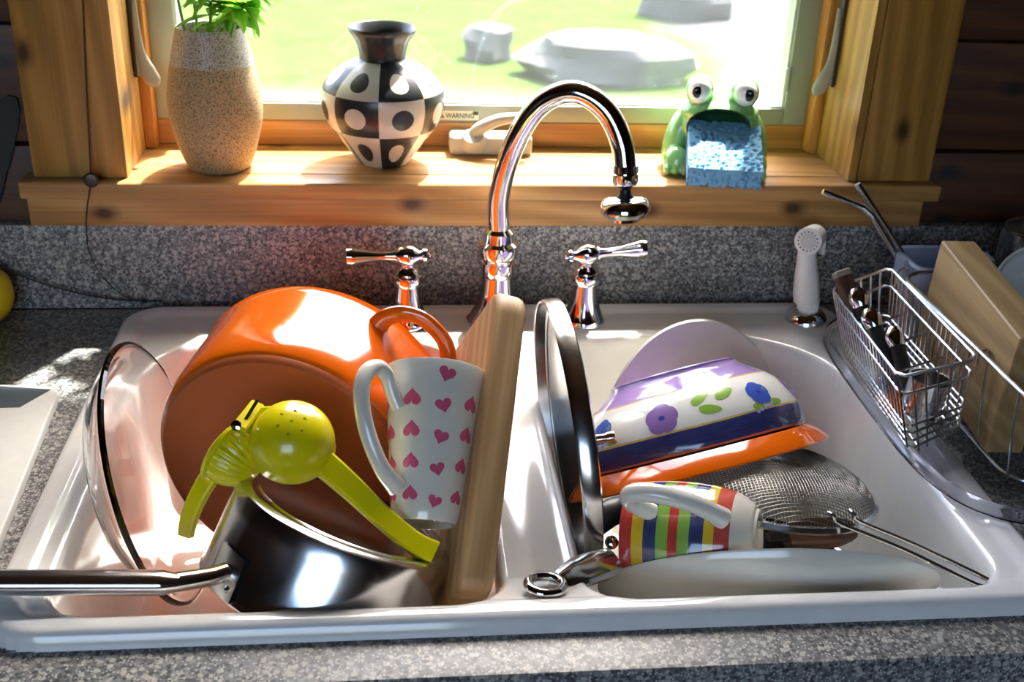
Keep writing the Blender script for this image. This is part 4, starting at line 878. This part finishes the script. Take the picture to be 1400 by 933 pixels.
# cutlery basket
BA_, BB_, BC_, BD_ = Vector((.474, -.160, .090)), Vector((.5400, -.150, .110)), Vector((.5350, -.367, .110)), Vector((.4655, -.362, .090))
ba, bb2, bc, bd = Vector((.487, -.192, .026)), Vector((.538, -.172, .040)), Vector((.535, -.366, .040)), Vector((.477, -.388, .026))
bo0 = Vector((.50, -.28, .026)); bas = thing('cutlery_basket', 'steel wire cutlery basket hooked on the side of the dish rack', 'basket', T(bo0))
def bq(u, v, w_):                             # u across, v front to back, w height
    t = BD_.lerp(BC_, u).lerp(BA_.lerp(BB_, u), v); l = bd.lerp(bc, u).lerp(ba.lerp(bb2, u), v); return l.lerp(t, w_)-bo0
def bl(w_, m_=.0):
    return [bq(u, v, w_) for u, v in [(a, .0) for a in np.linspace(.08, .92, 5)]+[(1, a) for a in np.linspace(.04, .96, 9)]+[(a, 1) for a in np.linspace(.92, .08, 5)]+[(0, a) for a in np.linspace(.96, .04, 9)]]
for nm, w_, r in (('top_rail', 1, .0019), ('middle_rail', .76, .0016), ('lower_rail', .32, .0014), ('lower_rail', .22, .0014), ('lower_rail', .12, .0014), ('lower_rail', .02, .0014)):
    b = MB(); tube(b, bl(w_), r, 8, closed=True); put(nm, b, M['steel_wire'], bas)
for k in range(21):
    v = .03+.94*k/20
    for u in (0, 1): b = MB(); tube(b, [bq(u, v, 1), bq(u, v, .5), bq(u, v, 0)], .0011, 6); put('upright', b, M['steel_wire'], bas)
for k in range(1, 6):
    for v in (0, 1): b = MB(); tube(b, [bq(k/6, v, 1), bq(k/6, v, .5), bq(k/6, v, -.06)], .0011, 6); put('upright', b, M['steel_wire'], bas)
    b = MB(); tube(b, [bq(k/6, 0, 0), bq(k/6, 1, 0)], .0011, 6); put('floor_wire', b, M['steel_wire'], bas)
for v in (.28, .52, .76): b = MB(); tube(b, [bq(0, v, .62), bq(1, v, .62)], .0014, 6); put('divider_wire', b, M['steel_wire'], bas)
for v in (.04, .97): b = MB(); p = bq(1, v, .76); tube(b, spline([p, p+Vector((.006, 0, .004)), p+Vector((.005, 0, .016)), p+Vector((.012, 0, .022)), p+Vector((.0155, 0, .017))], 5), .0016, 6); put('hook', b, M['steel_wire'], bas)
# cutlery
def cutlery(top, bot, label, kind):
    d = bot-top; L = d.length; f = frame(top, d, (1, 0, 0)); t = thing('table_knife', label, 'knife', f, 'cutlery in the wire basket')
    if kind == 'wood':
        put('handle', box(-.0085, .0085, -.0055, .0055, 0, .062, .0025, 3), wood('dark_worn_wood', lin(96, 66, 48), lin(74, 48, 34), lin(40, 24, 16), 3, 'z', .45, knots=False), t)
        put('butt_cap', box(-.0088, .0088, -.0058, .0058, -.0015, .006, .0022, 3), plain('worn_grey_end', lin(140, 128, 116), .5), t)
    else:
        put('end_cap', lathe([(0, -.0075), (.006, -.0070), (.0098, -.001), (.0102, .004), (.0090, .010), (.0082, .013), (0, .013)], 24), M['chrome'], t)
        put('handle', lathe([(.0076, .0125), (.0078, .03), (.0070, .055), (.0062, .062), (0, .063)], 20), M['black'], t)
    put('blade', box(-.005, .005, -.0007, .0007, .06, L, .0004, 1), M['steel'], t)
cutlery(px(1150, 372, 1, -.188), Vector((.503, -.255, .034)), 'knife with a flat dark wooden handle standing at the back of the wire basket', 'wood')
cutlery(px(1172, 404, 1, -.212), Vector((.505, -.275, .034)), 'black-handled knife with ball end next to the wooden-handled knife', 'b')
cutlery(px(1190, 432, 1, -.242), Vector((.506, -.302, .034)), 'black-handled knife with ball end between the other two black knives', 'b')
cutlery(px(1222, 458, 1, -.268), Vector((.508, -.325, .034)), 'black-handled knife with ball end closest to the small steel cup', 'b')
cu_ = put('steel_cup', lathe([(0, 0), (.0175, 0), (.019, .002), (.0195, .036), (.0205, .0365), (.0205, .0385), (.0190, .038), (.018, .003), (0, .0025)], 40), M['steel'], None, T(Vector((.5035, -.3425, .0400))) @ Matrix.Rotation(.10, 4, 'Y')); tag(cu_, 'small steel cup standing inside the wire cutlery basket', 'cup')
# thick wooden board in the rack
by = Vector((.012, .18, .0150)).normalized(); bx_ = Vector((1, 0, 0)); bx_ = (bx_-by*bx_.dot(by)).normalized(); bz_ = bx_.cross(by)
b2 = put('wooden_cutting_block', box(0, .036, 0, .198, -.1235, 0, .0035, 3), wood('oak_block', lin(186, 156, 108), lin(160, 128, 82), lin(116, 86, 50), 1.4, 'y', .55, knots=False, ring=18, contrast=.8), None,
    Matrix(((bx_.x, by.x, bz_.x, .5480), (bx_.y, by.y, bz_.y, -.402), (bx_.z, by.z, bz_.z, .1475), (0, 0, 0, 1))))
tag(b2, 'thick oak cutting board standing upright in the dish rack', 'cutting board')
# plastic container with straws
pc0 = Vector((.619, -.116, .0185)); con = thing('plastic_container', 'milky clear plastic container with a clip rim behind the cutlery basket', 'container', T(pc0))
M['milky'] = NT('milky_plastic').P(Base__Color=lin(196, 212, 232), Roughness=.3, Transmission__Weight=.45, IOR=1.2).m
b = MB(); rings = []
for (sx_, sy_, z) in ((.036, .024, 0), (.038, .026, .003), (.043, .032, .084), (.047, .036, .0845), (.0485, .0375, .088), (.046, .0355, .0905), (.0415, .031, .089), (.036, .025, .004), (.0, .0, .004)):
    rings.append([(x, y, z) for x, y in rrect(-sx_, sx_, -sy_, sy_, min(.014, sx_*.9+1e-5, sy_*.9+1e-5) or .0001, 5)])
vs = [p for r in rings for p in r]; n = len(rings[0]); fs = [tuple(range(n))[::-1]]
for i in range(len(rings)-1):
    for k in range(n): k2 = (k+1) % n; fs.append((i*n+k, i*n+k2, (i+1)*n+k2, (i+1)*n+k))
put('tub', b.add(vs, fs), M['milky'], con)
put('clip', box(-.0530, -.0480, -.012, .012, .070, .092, .002), M['milky'], con); put('clip', box(.0480, .0530, -.012, .012, .070, .092, .002), M['milky'], con)
s1 = [px(1125, 262, 1, -.085), px(1180, 284, 1, -.092), px(1192, 295, 1, -.094), px(1205, 318, 1, -.097), px(1248, 392, 1, -.108)]
low = Vector((.628, -.104, .026)); s1 = s1[:4]+[s1[3].lerp(low, .4), low]
b = MB(); o0 = low; tube(b, [p-o0 for p in s1], .0032, 12)
t_ = thing('metal_straw', 'bent steel drinking straw in the plastic container', 'straw', T(o0)); put('tube', b, M['steel'], t_)
b = MB()
for k in range(5): p = s1[1].lerp(s1[2], k/4)-o0; tube(b, [p-(s1[2]-s1[1]).normalized()*.0006, p+(s1[2]-s1[1]).normalized()*.0006], .0040, 10)
put('flex_rings', b, M['steel'], t_)
top2 = px(1172, 252, 1, -.080); low2 = Vector((.636, -.114, .028)); b = MB(); tube(b, [top2-low2, (0, 0, 0)], .0040, 12); tag(put('metal_straw', b, metal('dark_steel', (.45, .44, .42), .2), None, T(low2)), 'straight dark steel drinking straw in the plastic container', 'straw')
# glass jar and glass bowl
jar = put('glass_jar', lathe(smooth_prof([(.034, 0), (.036, .004), (.036, .012), (.033, .016), (.0375, .022), (.0385, .04), (.0385, .117), (.036, .127), (.028, .1305), (0, .1305)], 4)+smooth_prof([(0, .1280), (.0275, .1275), (.0345, .1245), (.036, .117), (.036, .04), (.035, .023), (.0305, .016), (.0335, .012), (.0335, .0005), (.034, 0)], 4), 64), M['glass_clear'], None, T(Vector((.715, -.125, .0185)))); tag(jar, 'clear glass jar upside down at the back of the dish rack', 'jar')
M['frosted'] = NT('frosted_plastic').P(Base__Color=lin(206, 206, 200), Roughness=.3, Transmission__Weight=.35, IOR=1.3).m
gb = put('frosted_bowl', lathe(smooth_prof([(0, .045), (.04, .044), (.06, .03), (.072, .008), (.075, 0)], 4)+[(.0765, .0005), (.0765, -.002), (.074, -.002)]+smooth_prof([(.0722, 0), (.069, .008), (.0575, .028), (.038, .041), (0, .042)], 4), 64), M['frosted'], None, frame((.672, -.262, .1045), (.86, .45, .25)))
tag(gb, 'frosted plastic bowl leaning on edge in the dish rack beside the oak board', 'bowl')
